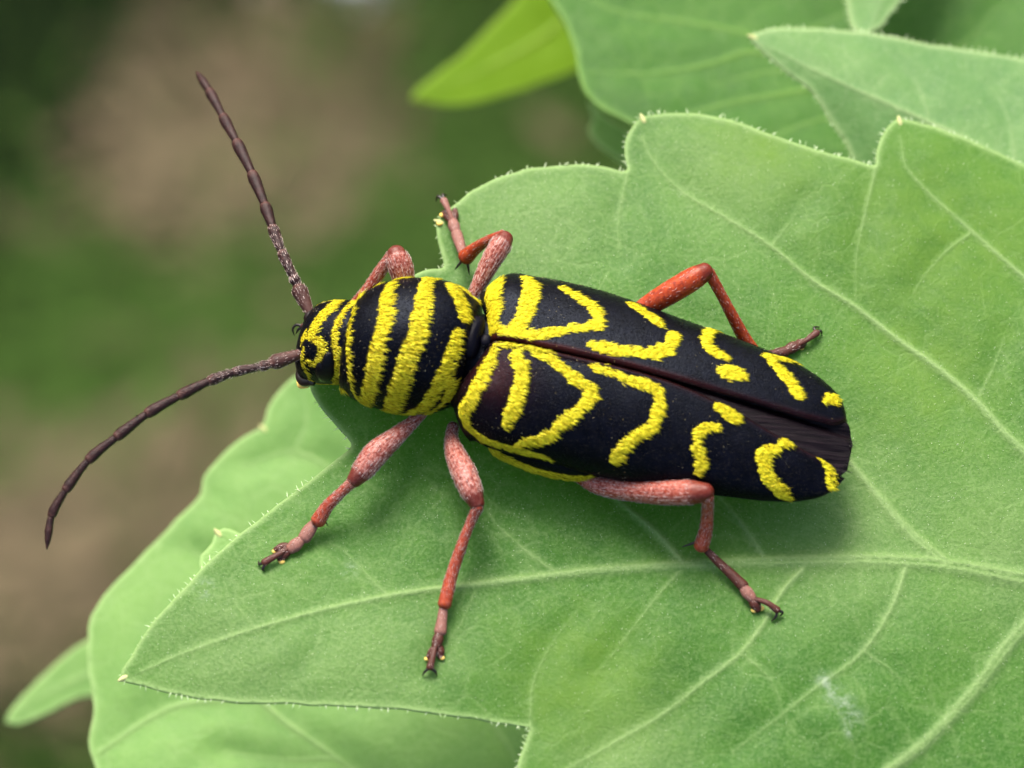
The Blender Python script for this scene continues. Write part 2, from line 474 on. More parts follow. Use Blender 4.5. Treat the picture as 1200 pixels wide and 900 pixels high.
# ------------------------------------------------------------------ the plant
PB = np.array([70.0, 18.0, GZ])
plant = empty('leafy_plant', PB, 'tall green plant with lobed, fine haired leaves on which the beetle stands', 'plant')
sp = catmull(np.array([[70, 18, GZ - 10, 5.0], [72, 15, -600, 4.6], [67, 20, -350, 4.0], [70, 16, -120, 3.4], [66, 18, -30, 2.6], [67, 20, 10, 1.6]]), 12)
v, q, t, _ = tube_data(sp, 20)
stem = build('stem', v, [t, q], STEM, plant, PB)

def h_main(x, y):
    r = np.maximum(0, np.hypot(x, y * 1.1) - 9)
    return (.22 * np.sin(x * .33 + .8) * np.cos(y * .30 + .4) * np.clip((np.hypot(x - 1, y + 1) - 4) / 8, 0, 1)
            - .0045 * r ** 2)

def surf(px, py, zf, dz=0.0):
    z = 0.0
    for _ in range(7):
        p = P(px, py, z + dz); z = float(zf(p[0], p[1]))
    return P(px, py, z + dz)

def make_leaf(name, outline, zf, veins, mat, label, fine=.24, coarse=.7, ridge=.16, hair=0, cilia=0, tips=(), thick=.12, petiole=None, org=None, quilt=.13, marks=(), bloom_sheens=(), ripes=()):
    ol3 = np.array([surf(px, py, zf) for px, py in outline])
    poly = catmull(ol3[:, :2], fine, True)
    # slightly irregular margin
    poly = poly + (np.stack([vnoise(np.c_[poly * 1.6, np.full(len(poly), 1.5)]), vnoise(np.c_[poly * 1.6, np.full(len(poly), 9.5)])], 1) - .5) * .12
    lo, hi = poly.min(0), poly.max(0)
    def grid(sp):
        gx = np.arange(lo[0], hi[0], sp); gy = np.arange(lo[1], hi[1], sp * .866)
        X, Y = np.meshgrid(gx, gy, indexing='ij'); X = X + (np.arange(len(gy)) % 2)[None] * sp * .5
        q = np.stack([X.ravel(), Y.ravel()], 1)
        return q + (rng.random(q.shape) - .5) * sp * .3
    def vis(q):
        pr = proj(np.c_[q, [float(0)] * len(q)]) if False else proj(np.c_[q, zf(q[:, 0], q[:, 1])])
        return (pr[:, 0] > -40) & (pr[:, 0] < 1240) & (pr[:, 1] > -40) & (pr[:, 1] < 940)
    g1 = grid(fine); g1 = g1[vis(g1)]; g2 = grid(coarse); g2 = g2[~vis(g2)]
    pts = [g1, g2]
    VA, VB, WA, WB = [], [], [], []
    for vn in veins:
        w0, w1 = vn[0]
        vp = np.array([surf(px, py, zf)[:2] for px, py in vn[1:]])
        vp = catmull(vp, .15)
        wd = np.linspace(w0, w1, len(vp))
        VA.append(vp[:-1]); VB.append(vp[1:]); WA.append(wd[:-1]); WB.append(wd[1:])
        tg = np.gradient(vp, axis=0); tg /= np.linalg.norm(tg, axis=1)[:, None] + 1e-9
        nn = np.stack([-tg[:, 1], tg[:, 0]], 1)
        keep = vis(vp)
        for of in (0, -.35, .35, -.8, .8, -1.5, 1.5, -2.6, 2.6):
            pts.append((vp + nn * (wd * of)[:, None])[keep][:: 1 if abs(of) < 1 else 2])
    tg = np.roll(poly, -1, 0) - np.roll(poly, 1, 0); tg /= np.linalg.norm(tg, axis=1)[:, None] + 1e-9
    nn = np.stack([-tg[:, 1], tg[:, 0]], 1)
    area = np.sum(poly[:, 0] * np.roll(poly[:, 1], -1) - np.roll(poly[:, 0], -1) * poly[:, 1])
    if area < 0: nn = -nn
    for of in (.07, .16, .30): pts.append(poly + nn * of)
    q = np.concatenate(pts)
    q = q[inside(q, poly)]
    de, _ = seg_dist(q, poly, np.roll(poly, -1, 0))
    q = q[de > .04]
    allp = np.concatenate([poly, q])
    nb = len(poly)
    res = delaunay_2d_cdt([Vector(p) for p in allp], [], [list(range(nb))] if area > 0 else [list(range(nb))[::-1]], 1, 1e-5)
    xy = np.array([[p.x, p.y] for p in res[0]]); tris = np.array([f for f in res[2] if len(f) == 3])
    e1 = xy[tris[:, 1]] - xy[tris[:, 0]]; e2 = xy[tris[:, 2]] - xy[tris[:, 0]]
    cr = e1[:, 0] * e2[:, 1] - e1[:, 1] * e2[:, 0]
    tris[cr < 0] = tris[cr < 0][:, ::-1]
    d, wv = np.full(len(xy), 9.0), np.full(len(xy), .1)
    vfac = np.zeros(len(xy)); disp = np.zeros(len(xy)); dmin = np.full(len(xy), 9.0)
    for a, b, wa, wb in zip(VA, VB, WA, WB):
        d, wv = seg_dist(xy, a, b, wa, wb)
        d = d + wv; wv = np.maximum(wv, .03)
        pf = np.exp(-(d / wv) ** 2) * np.clip((wv - .02) / .11, .12, 1)
        groove = np.exp(-(d / (wv * .36)) ** 2) * np.clip((wv - .12) / .1, 0, 1)
        vfac = np.maximum(vfac, pf * (1 - .8 * groove))
        disp = np.maximum(disp, ridge * np.clip(wv / .2, .25, 1.3) * (pf - .55 * groove))
        dmin = np.minimum(dmin, d / np.clip(wv / .12, .5, 1.4))
    de, _ = seg_dist(xy, poly, np.roll(poly, -1, 0))
    edge = np.exp(-(de / .13) ** 2)
    z = zf(xy[:, 0], xy[:, 1]) + disp + quilt * (1 - np.exp(-(dmin / 1.3) ** 2)) * (1 - np.exp(-(de / 1.0) ** 2))
    z = z + .10 * (vnoise(np.c_[xy * .55, np.full(len(xy), 3.7)]) - .5)
    verts = np.c_[xy, z]
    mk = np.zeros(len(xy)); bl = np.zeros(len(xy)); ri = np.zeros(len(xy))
    for arr, lst in ((bl, bloom_sheens), (ri, ripes)):
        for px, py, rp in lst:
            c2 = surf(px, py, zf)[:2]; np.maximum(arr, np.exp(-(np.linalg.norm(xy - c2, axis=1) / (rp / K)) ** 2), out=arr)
    for px, py, rp in marks:
        c2 = surf(px, py, zf)[:2]; mk = np.maximum(mk, np.exp(-(np.linalg.norm(xy - c2, axis=1) / (rp / K)) ** 2))
    o = build(name, verts, tris, mat, plant, org if org is not None else verts.mean(0), {'vein': vfac, 'edge': edge, 'mark': mk, 'bloom_sheen': bl, 'ripe': ri}, label=label)
    so_ = o.modifiers.new('thickness', 'SOLIDIFY'); so_.thickness = thick * MM; so_.offset = -1; so_.use_rim_only = True
    if petiole:
        bp = surf(petiole[0], petiole[1], zf)
        tp = np.array([67, 18.5, petiole[2]])
        pth = catmull(np.array([[*bp, .45], [*(bp * .6 + tp * .4 + [0, 0, 2]), .6], [*(bp * .2 + tp * .8 + [0, 0, -1]), .8], [*tp, 1.0]]), 1.0)
        pv, pq, pt, _ = tube_data(pth, 14)
        build('petiole', pv, [pt, pq], STEM, o)
    for (px, py) in tips:
        tp = surf(px, py, zf); cen = poly[np.argmin(np.linalg.norm(poly - tp[:2], axis=1))]
        inn = xy.mean(0)
        dv = cen - inn
        kk = np.argmin(np.linalg.norm(poly - cen, axis=1)); dv = -nn[kk]
        c3 = np.array([*cen, float(zf(*cen))]); d3 = np.array([*dv, .15])
        bv, bq, bt, _ = tube_data(np.array([[*(c3 - d3 * .22 + [0, 0, -.03]), .09], [*(c3 - d3 * .04 + [0, 0, -.02]), .10], [*(c3 + d3 * .10), .045]]), 12)
        build('leaf_tip', bv, [bt, bq], TIPM, o)
    # normals for the hairs
    fn = np.cross(verts[tris[:, 1]] - verts[tris[:, 0]], verts[tris[:, 2]] - verts[tris[:, 0]])
    ar = np.linalg.norm(fn, axis=1); fn /= ar[:, None] + 1e-12
    if hair:
        cen = verts[tris].mean(1); ok = vis(cen[:, :2])
        pp = ar * ok; 
        idx = rng.choice(len(tris), hair, p=pp / pp.sum())
        bw = rng.dirichlet((1, 1, 1), hair)
        root = np.einsum('ij,ijk->ik', bw, verts[tris[idx]])
        az = rng.random(hair) * 6.283
        dv = np.stack([np.cos(az), np.sin(az), 0 * az], 1)
        hairs('leaf_hairs', root, fn[idx], dv, rng.uniform(.025, .07, hair), rng.uniform(.006, .011, hair), LHAIR, o, lift=rng.uniform(.6, 2.2, hair), bend=.25)
    if cilia:
        pv_ = vis(poly); ii = np.where(pv_)[0]
        idx = rng.choice(ii, cilia)
        root = np.c_[poly[idx], zf(poly[idx][:, 0], poly[idx][:, 1]) - .05 + .08 * rng.random(cilia)]
        dv = np.c_[-nn[idx], np.zeros(cilia)] + rng.normal(0, .45, (cilia, 3)) * [1, 1, .6]
        up = np.tile([0, 0, 1.0], (cilia, 1))
        hairs('margin_hairs', root, up, dv, rng.uniform(.08, .24, cilia), rng.uniform(.012, .02, cilia), LHAIR, o, lift=rng.uniform(-.2, .5, cilia), bend=.15)
    return o, verts, tris

main_outline = [(143, 797), (152, 772), (175, 735), (215, 690), (262, 643), (315, 600), (360, 565), (395, 537), (412, 522), (396, 502), (378, 480), (364, 456), (362, 440), (375, 420),
    (405, 392), (440, 360), (470, 333), (500, 316), (519, 312), (517, 295), (512, 272), (512, 260), (520, 250), (535, 238), (560, 219), (600, 203), (650, 194), (700, 193), (730, 201), (735, 199), (732, 183), (735, 160), (748, 139), (756, 136),
    (800, 132), (850, 139), (900, 156), (950, 173), (1000, 187), (1022, 195), (1026, 194), (1027, 180), (1034, 157), (1050, 140), (1058, 139), (1100, 151), (1150, 171), (1200, 193), (1270, 235), (1300, 300), (1330, 305), (1400, 380), (1440, 470), (1500, 600),
    (1545, 670), (1550, 705), (1530, 780), (1480, 900), (1400, 1020), (1250, 1090), (1050, 1120), (850, 1130), (680, 1080), (610, 1020), (590, 960), (604, 905), (618, 862), (621, 853), (612, 851), (560, 842), (500, 834), (440, 829), (360, 826), (270, 823), (200, 812), (160, 803)]
main_veins = [
    ((.07, .30), (165, 787), (230, 760), (300, 737), (400, 710), (500, 692), (620, 678), (700, 669), (780, 664), (860, 660), (950, 657), (1050, 658), (1120, 664), (1200, 679), (1350, 700), (1545, 690)),
    ((.06, .22), (752, 160), (766, 190), (800, 225), (850, 255), (904, 289), (953, 329), (1002, 360), (1051, 398), (1100, 433), (1144, 471), (1184, 515), (1260, 580), (1400, 650), (1545, 690)),
    ((.06, .22), (1056, 160), (1062, 195), (1085, 222), (1140, 272), (1200, 325), (1300, 410), (1420, 540), (1545, 690)),
    ((.20, .07), (1108, 660), (1062, 620), (1012, 562), (960, 500), (900, 440), (820, 380)),
    ((.13, .05), (800, 660), (770, 626), (740, 600), (713, 577), (660, 520)),
    ((.11, .05), (897, 656), (870, 615), (842, 582), (800, 530)),
    ((.12, .06), (940, 668), (918, 692), (890, 738), (865, 768), (830, 795), (780, 835), (700, 882), (640, 915)),
    ((.11, .05), (1062, 664), (1046, 710), (1010, 765), (962, 802), (900, 850), (860, 880)),
    ((.22, .14), (1260, 690), (1195, 742), (1140, 812), (1085, 870), (1040, 905), (940, 980)),
    ((.09, .04), (655, 674), (610, 640), (575, 605), (560, 570)),
    ((.08, .04), (455, 700), (425, 668), (395, 640), (370, 632)),
    ((.08, .04), (800, 666), (770, 700), (735, 745), (700, 790)),
    ((.07, .04), (735, 205), (724, 262), (727, 300)),
    ((.08, .04), (1027, 196), (1012, 260), (1004, 300), (1003, 355)),
    ((.08, .04), (1140, 272), (1112, 292), (1088, 318), (1070, 345)),
    ((.07, .04), (1144, 471), (1165, 430), (1178, 395)),
    ((.07, .03), (870, 765), (905, 800), (925, 850), (960, 880)),
    ((.07, .03), (1010, 762), (1050, 790), (1085, 830)),
    ((.07, .03), (904, 289), (925, 262), (942, 235)),
    ((.06, .03), (300, 737), (270, 700), (262, 680)),
    ((.06, .03), (560, 684), (540, 730), (500, 790)),
    ((.06, .03), (380, 714), (370, 760), (340, 800)),
    ((.07, .03), (621, 850), (625, 800), (650, 750), (690, 700)),
]
main, MV, MT = make_leaf('leaf', main_outline, h_main, main_veins, GREEN, 'large lobed green leaf under the beetle with pale raised veins', fine=.22, hair=7500, cilia=300, bloom_sheens=[(620, 240, 130), (860, 200, 110), (260, 770, 130), (420, 790, 110), (1000, 620, 110), (1180, 640, 110), (720, 880, 70)], ripes=[(1120, 280, 180), (1080, 430, 110), (680, 800, 90), (900, 170, 80)], marks=[(967, 798, 9), (975, 812, 8), (988, 826, 11), (998, 842, 10), (995, 858, 6), (410, 668, 7), (240, 690, 9)],  # bloom patches near the upper margin include painted glare
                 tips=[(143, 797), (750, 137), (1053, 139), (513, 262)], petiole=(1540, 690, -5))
print('main leaf verts', len(MV))

def plane_z(z0, ax=0, ay=0, x0=0, y0=0, wob=.4, f=.12, ph=0):
    return lambda x, y: z0 + ax * (x - x0) + ay * (y - y0) + wob * np.sin(x * f + ph) * np.cos(y * f * 1.3 + ph)
def ridge_z(z0, p0, p1, up, dn, base=lambda x, y: 0):
    """folded along the line p0-p1 (photo pixels): falls off by `up` and `dn` per mm on either side"""
    a = P(*p0, z0)[:2]; b = P(*p1, z0)[:2]; d = (b - a) / np.linalg.norm(b - a)
    def zf(x, y):
        s = -(x - a[0]) * d[1] + (y - a[1]) * d[0]
        s = s if d[0] > 0 else -s
        return z0 - np.where(s > 0, up * (np.sqrt(s * s + .09) - .3), dn * (np.sqrt(s * s + .09) - .3)) + base(x, y)
    return zf

make_leaf('leaf', [(880, 42), (893, 36), (915, 32), (960, 33), (1010, 38), (1060, 46), (1130, 57), (1200, 69), (1300, 90), (1420, 150), (1500, 240), (1480, 330), (1380, 330), (1250, 290), (1120, 255), (1040, 225), (1003, 195), (990, 165), (972, 140), (955, 113), (930, 92), (905, 72), (888, 55)],
    ridge_z(-3.2, (880, 42), (1100, 150), .14, .42, lambda x, y: -.0 * x), [((.05, .22), (886, 47), (930, 70), (980, 95), (1040, 122), (1100, 150), (1160, 180), (1230, 215), (1400, 270), (1490, 300)),
    ((.06, .03), (960, 86), (1000, 108), (1040, 135)), ((.07, .03), (1090, 146), (1075, 100), (1050, 70)), ((.07, .03), (1190, 195), (1182, 140), (1160, 100), (1135, 80)), ((.05, .03), (1000, 105), (985, 70), (970, 50))],
    PALE, 'pale bluish green pointed leaf folded along its midrib', fine=.3, hair=2000, cilia=170, tips=[(880, 42)], petiole=(1490, 300, -30))

make_leaf('leaf', [(560, -60), (620, -40), (645, 0), (662, 25), (672, 55), (680, 92), (695, 118), (735, 142), (800, 175), (880, 200), (980, 215), (1100, 215), (1250, 200), (1400, 150), (1500, 60), (1480, -60), (1350, -160), (1100, -220), (800, -200), (640, -140)],
    plane_z(-8, 0, -.10, 5, 10), [((.06, .2), (640, -30), (720, 12), (800, 26), (870, 40), (960, 75), (1080, 105), (1250, 110), (1480, 60)), ((.13, .06), (960, 76), (880, 62), (830, 76), (760, 86), (690, 84)),
    ((.13, .06), (1010, 90), (930, 108), (870, 118), (826, 128), (770, 150)), ((.12, .05), (980, 82), (900, 85), (836, 100)), ((.12, .05), (1100, 108), (1010, 130), (930, 150), (880, 180)), ((.08, .04), (900, 50), (980, 20), (1100, -60)), ((.08, .04), (1060, 103), (1130, 50), (1180, 0))],
    DEEP, 'deep green leaf with curved side veins behind the folded pale leaf', fine=.36, petiole=(1470, 20, -60), thick=.25)

make_leaf('leaf', [(990, -10), (992, 8), (996, 26), (1004, 38), (1015, 40), (1030, 32), (1048, 12), (1066, -14), (1100, -80), (1120, -180), (1060, -220), (1010, -140)],
    ridge_z(-5.0, (1018, 42), (1060, -90), .5, .15), [((.05, .14), (1017, 38), (1028, 15), (1045, -30), (1060, -90), (1070, -200))],
    PALE, 'small pale folded leaf tip behind the bluish leaf', fine=.35, cilia=60, petiole=(1070, -205, -25))

make_leaf('leaf', [(482, 116), (486, 108), (510, 88), (545, 60), (580, 25), (610, -10), (650, -80), (740, -140), (820, -100), (800, 0), (740, 50), (690, 76), (640, 95), (590, 112), (545, 122), (505, 121)],
    plane_z(-36, .05, .35, 0, 14, .8, .1), [((.06, .2), (488, 113), (560, 85), (640, 40), (740, -60), (790, -110))],
    LIME, 'bright yellow green leaf, blurred, with a pale rolled edge', fine=.6, petiole=(800, -110, -70))

make_leaf('leaf', [(690, 118), (712, 138), (735, 150), (800, 180), (820, 230), (780, 250), (730, 190), (700, 168), (690, 150), (696, 136)],
    plane_z(-15), [((.05, .1), (700, 150), (760, 190), (800, 220))], SOFT, 'small blurred leaf lobe in the gap behind the beetle leaf', fine=.5, petiole=(805, 225, -60))

make_leaf('leaf', [(352, 436), (330, 455), (314, 478), (308, 500), (285, 510), (258, 535), (238, 560), (235, 578), (205, 610), (168, 650), (150, 668), (128, 690), (106, 722), (103, 750), (104, 790), (110, 830), (104, 868), (112, 900), (140, 960), (230, 1040), (400, 1090), (600, 1080), (760, 1030), (950, 980), (1150, 900), (1290, 760), (1240, 620), (1000, 540), (800, 500), (640, 470), (500, 440), (420, 425)],
    plane_z(-13.5, .03, .10, -5, -5, .5, .13), [((.08, .3), (118, 880), (200, 830), (290, 818), (420, 800), (600, 770), (800, 750), (1000, 740), (1270, 740)), ((.12, .06), (300, 817), (340, 850), (390, 885), (450, 930)), ((.10, .05), (540, 780), (580, 850), (615, 905)), ((.14, .06), (620, 765), (480, 640), (400, 560), (345, 530), (285, 545)),
    ((.1, .05), (420, 800), (300, 700), (220, 640)), ((.08, .04), (345, 530), (360, 490), (352, 450)), ((.08, .04), (395, 888), (330, 890), (260, 880))],
    SOFT, 'soft light green lobed leaf lying out of focus beneath the beetle leaf', fine=.5, petiole=(1270, 740, -45), quilt=.35, tips=[(308, 500)])

make_leaf('leaf', [(6, 846), (10, 836), (35, 806), (65, 778), (100, 752), (150, 730), (260, 700), (420, 720), (500, 780), (440, 840), (300, 850), (200, 830), (130, 812), (90, 820), (50, 838), (20, 849)],
    plane_z(-27, 0, .1, -15, -10), [((.06, .2), (12, 842), (70, 805), (160, 775), (300, 770), (490, 780))],
    SOFT, 'narrow blurred green leaf tip poking out below the soft light green leaf', fine=.6, petiole=(490, 780, -90))
make_leaf('leaf', [(253, 622), (262, 618), (280, 625), (310, 640), (420, 640), (520, 690), (420, 740), (300, 720), (240, 680), (236, 650), (248, 635)],
    plane_z(-5.5, 0, 0), [((.05, .14), (262, 628), (330, 670), (500, 690))], SOFT, 'small pale leaf tooth peeping out beneath the beetle leaf', fine=.4, tips=[(255, 622)], petiole=(515, 692, -40))

# ------------------------------------------------------------------ the beetle
S0 = P(578, 396, 4.0)
_T1 = P(985, 505, 2.7); _d = (_T1 - S0)[:2]; _d /= np.hypot(*_d)
AX = np.array([_d[0], _d[1], 0]); LT = np.array([-_d[1], _d[0], 0]); ZV = np.array([0, 0, 1.0])
BASE = np.array([*(S0 + AX * 3)[:2], float(h_main(*(S0 + AX * 3)[:2]))])
def B(s, t, z):
    s, t, z = np.broadcast_arrays(np.asarray(s, float), np.asarray(t, float), np.asarray(z, float))
    return S0 * [1, 1, 0] + s[..., None] * AX + t[..., None] * LT + z[..., None] * ZV
beetle = empty('longhorn_beetle', BASE, 'black longhorn beetle with wavy yellow bands and reddish legs standing on the large leaf', 'beetle')

def grid_normals(G):
    du = np.gradient(G, axis=0); dv = np.gradient(G, axis=1)
    n_ = np.cross(du, dv); return n_ / (np.linalg.norm(n_, axis=-1, keepdims=True) + 1e-12)

def trace(G, Nn, pts):
    """photo pixels -> points on the surface that faces the camera there"""
    pr = proj(G.reshape(-1, 3)); nn = Nn.reshape(-1, 3); gv = G.reshape(-1, 3)
    view = CAM - gv; view /= np.linalg.norm(view, axis=1)[:, None]
    back = np.sum(nn * view, 1) < -.05
    out = []
    for p in pts:
        d = np.hypot(pr[:, 0] - p[0], pr[:, 1] - p[1]) + back * 40
        out.append(gv[np.argmin(d)])
    return np.array(out)

def paint(G, Nn, bands, rag=.10, wscale=.80, mirror=None):
    gv = G.reshape(-1, 3)
    best = np.full(len(gv), 9.0)
    for b in bands:
        wpx = b[0]; pts = np.array(b[1:], float)
        if len(pts) > 1:
            pts = catmull(pts, 6)
        fe = np.linspace(0, 1, len(pts)); w3 = wscale * wpx / 2 / K * np.clip(.62 + np.minimum(fe, 1 - fe) * 2.6, 0, 1) if len(pts) > 1 else np.full(1, wpx / 2 / K)
        q = trace(G, Nn, pts)
        if len(q) == 1: q = np.vstack([q, q]); w3 = np.repeat(w3, 2)
        if mirror is not None: q = mirror(q)
        lo = q.min(0) - 1.2; hi = q.max(0) + 1.2
        m_ = np.all((gv > lo) & (gv < hi), axis=1)
        if m_.sum() == 0: continue
        d, _ = seg_dist(gv[m_], q[:-1], q[1:], w3[:-1], w3[1:])
        best[m_] = np.minimum(best[m_], d)
    best = best + (vnoise(gv * 5.0 + 2.0) - .5) * rag + (vnoise(gv * 16.0 + 5.0) - .5) * rag * .8
    return best.reshape(G.shape[:2])

def grid_faces(nu, nv, wrap=False, flip=False):
    i, j = np.meshgrid(np.arange(nu - 1), np.arange(nv if wrap else nv - 1), indexing='ij')
    j2 = (j + 1) % nv
    q = np.stack([i * nv + j, (i + 1) * nv + j, (i + 1) * nv + j2, i * nv + j2], -1).reshape(-1, 4)
    return q[:, ::-1] if flip else q

def scatter(G, Nn, weight, count):
    """random roots on a grid surface; weight per cell corner"""
    a = np.linalg.norm(np.cross(G[1:, :-1] - G[:-1, :-1], G[:-1, 1:] - G[:-1, :-1]), axis=-1)
    wt = (a * .25 * (weight[1:, 1:] + weight[:-1, 1:] + weight[1:, :-1] + weight[:-1, :-1])).ravel()
    idx = rng.choice(len(wt), count, p=wt / wt.sum())
    i, j = np.unravel_index(idx, a.shape)
    u, v_ = rng.random(count)[:, None], rng.random(count)[:, None]
    r = (G[i, j] * (1 - u) + G[i + 1, j] * u) * (1 - v_) + (G[i, j + 1] * (1 - u) + G[i + 1, j + 1] * u) * v_
    return r, Nn[i, j], i, j

def pollen(name, roots, nrm, parent, size):
    """tiny grains"""
    oc = np.array([[1, 0, 0], [-1, 0, 0], [0, 1, 0], [0, -1, 0], [0, 0, 1], [0, 0, -1.0]])
    fc = np.array([[0, 2, 4], [2, 1, 4], [1, 3, 4], [3, 0, 4], [2, 0, 5], [1, 2, 5], [3, 1, 5], [0, 3, 5]])
    n_ = len(roots); s = np.broadcast_to(size, (n_,))
    V = (roots + nrm * (s * .4)[:, None])[:, None] + oc[None] * s[:, None, None]
    F_ = (fc[None] + (np.arange(n_) * 6)[:, None, None]).reshape(-1, 3)
    build(name, V.reshape(-1, 3), F_, POLLEN, parent, attrs={'shade': np.repeat(rng.random(n_), 6)}, kind='stuff')

# ---- body: head, pronotum and abdomen as one continuous lofted surface
#        s      t     zc   a     btop  bbot  n
st = np.array([
    [-6.88, -.66, 1.55, .05, .05, .05, 2.0],
    [-6.84, -.66, 1.58, .62, .62, .80, 2.2],
    [-6.72, -.66, 1.68, .98, 1.00, 1.10, 2.3],
    [-6.50, -.65, 1.80, 1.22, 1.28, 1.28, 2.3],
    [-6.15, -.63, 1.92, 1.40, 1.46, 1.35, 2.2],
    [-5.75, -.60, 2.02, 1.48, 1.52, 1.40, 2.1],
    [-5.40, -.57, 2.12, 1.50, 1.54, 1.42, 2.0],
    [-5.12, -.54, 2.20, 1.50, 1.54, 1.45, 2.0],
    [-5.02, -.53, 2.22, 1.50, 1.54, 1.45, 2.0],
    [-4.97, -.52, 2.26, 1.66, 1.70, 1.55, 2.0],
    [-4.90, -.52, 2.28, 1.75, 1.78, 1.60, 2.0],
    [-4.60, -.48, 2.34, 1.96, 1.98, 1.75, 2.0],
    [-4.10, -.42, 2.42, 2.18, 2.16, 1.88, 2.05],
    [-3.50, -.35, 2.47, 2.34, 2.28, 1.98, 2.1],
    [-2.80, -.27, 2.48, 2.42, 2.32, 2.00, 2.1],
    [-2.10, -.18, 2.46, 2.38, 2.26, 1.98, 2.1],
    [-1.55, -.12, 2.43, 2.20, 2.12, 1.92, 2.1],
    [-1.15, -.07, 2.40, 1.98, 1.92, 1.85, 2.0],
    [-.92, -.04, 2.38, 1.84, 1.74, 1.80, 2.0],
    [-.84, -.03, 2.36, 1.74, 1.60, 1.76, 2.0],
    [-.76, -.02, 2.30, 1.55, 1.36, 1.66, 2.0],
    [-.50, 0, 2.20, 1.60, 1.30, 1.60, 2.0],
    [-.10, 0, 2.05, 2.30, 1.40, 1.48, 2.1],
    [.60, 0, 1.78, 3.05, 1.40, 1.28, 2.3],
    [1.60, 0, 1.50, 3.32, 1.40, 1.05, 2.4],
    [2.80, -.02, 1.45, 3.42, 1.45, 1.00, 2.4],
    [4.00, -.02, 1.50, 3.32, 1.45, 1.00, 2.3],
    [5.20, 0, 1.75, 2.85, 1.35, 1.10, 2.2],
    [7.0, -.05, 1.85, 2.65, 1.20, 1.10, 2.1],
    [9.0, -.12, 1.85, 2.35, 1.00, 1.00, 2.0],
    [10.8, -.2, 1.85, 1.75, .75, .80, 2.0],
    [11.8, -.3, 1.85, 1.0, .50, .50, 2.0],
    [12.2, -.35, 1.85, .1, .06, .06, 2.0]])
sf = np.concatenate([np.linspace(-6.88, -6.6, 16)[:-1], np.linspace(-6.6, -.7, 215), np.linspace(-.7, 12.2, 130)[1:]])
# smooth interpolation of the stations (Catmull-Rom in each column, over s)
dense = catmull(st[:, :1].repeat(3, 1) * [1, 0, 0], .01) if False else None
def interp(col):
    x, y = st[:, 0], st[:, col]
    mslope = np.gradient(y, x)
    i = np.clip(np.searchsorted(x, sf) - 1, 0, len(x) - 2)
    h = x[i + 1] - x[i]; t = (sf - x[i]) / h
    dl = (y[i + 1] - y[i]) / h
    m0, m1 = mslope[i].copy(), mslope[i + 1].copy()
    lim = 2.5 * np.abs(dl); m0 = np.clip(m0, -lim, lim); m1 = np.clip(m1, -lim, lim)
    return y[i] * (2 * t ** 3 - 3 * t ** 2 + 1) + m0 * h * (t ** 3 - 2 * t ** 2 + t) + y[i + 1] * (-2 * t ** 3 + 3 * t ** 2) + m1 * h * (t ** 3 - t ** 2)
tc_, zc_, a_, bt_, bb_, nn_ = (interp(k_)[:, None] for k_ in range(1, 7))
NB = 240
ph = (np.arange(NB) / NB * 2 * np.pi)[None]
cs, sn = np.cos(ph), np.sin(ph)
tt = tc_ + a_ * np.sign(cs) * np.abs(cs) ** (2 / nn_)
zz = zc_ + np.where(sn > 0, bt_, bb_) * np.sign(sn) * np.abs(sn) ** (2 / nn_)
GB = B(np.broadcast_to(sf[:, None], tt.shape), tt, zz)
NBm = -grid_normals(np.concatenate([GB[:, -2:], GB, GB[:, :2]], 1))[:, 2:-2]
cen = B(sf, tc_[:, 0], zc_[:, 0])[:, None]
if np.sum(NBm * (GB - cen)) < 0: NBm = -NBm; flipB = True
else: flipB = False
pron_bands = [
    (6, (425, 343), (416, 358), (411, 375), (408, 395), (408, 425), (413, 458), (420, 470)),
    (19, (456, 333), (452, 352), (450, 372), (441, 407), (435, 438), (429, 463), (424, 474)),
    (22, (500, 327), (495, 350), (490, 382), (480, 413), (469, 444), (459, 474), (452, 485)),
    (20, (527, 333), (538, 351), (544, 372)),
    (17, (535, 388), (529, 415), (516, 442), (507, 462), (497, 476), (476, 486)),
    (14, (520, 440), (528, 455), (520, 470)),
    (6, (450, 486), (470, 489), (500, 484), (522, 470), (530, 460)),
]
head_bands = [
    (9, (417, 349), (409, 359), (398, 372), (392, 390), (393, 408), (394, 428), (392, 448), (396, 456)),
    (16, (396, 352), (386, 362), (377, 371), (369, 382), (362, 395)),
    (11, (358, 394), (371, 399), (377, 409), (375, 420), (368, 427), (360, 423)),
    (7, (355, 408), (354, 422), (360, 439), (371, 452), (390, 457), (402, 456)),
    (9, (358, 388), (353, 402)),
]
yb = paint(GB, NBm, pron_bands + head_bands, .11, .90)
def _mir(q):
    s_ = (q - B(0, 0, 0)) @ AX; t_ = (q - B(0, 0, 0)) @ LT
    return q + 2 * (np.interp(s_, sf, tc_[:, 0]) - t_)[:, None] * LT
ym = paint(GB, NBm, pron_bands + head_bands, .11, .90, _mir)
yb = np.where((cs > .84) & (sn < .55), np.minimum(yb, ym), yb)      # the far flank repeats the near one
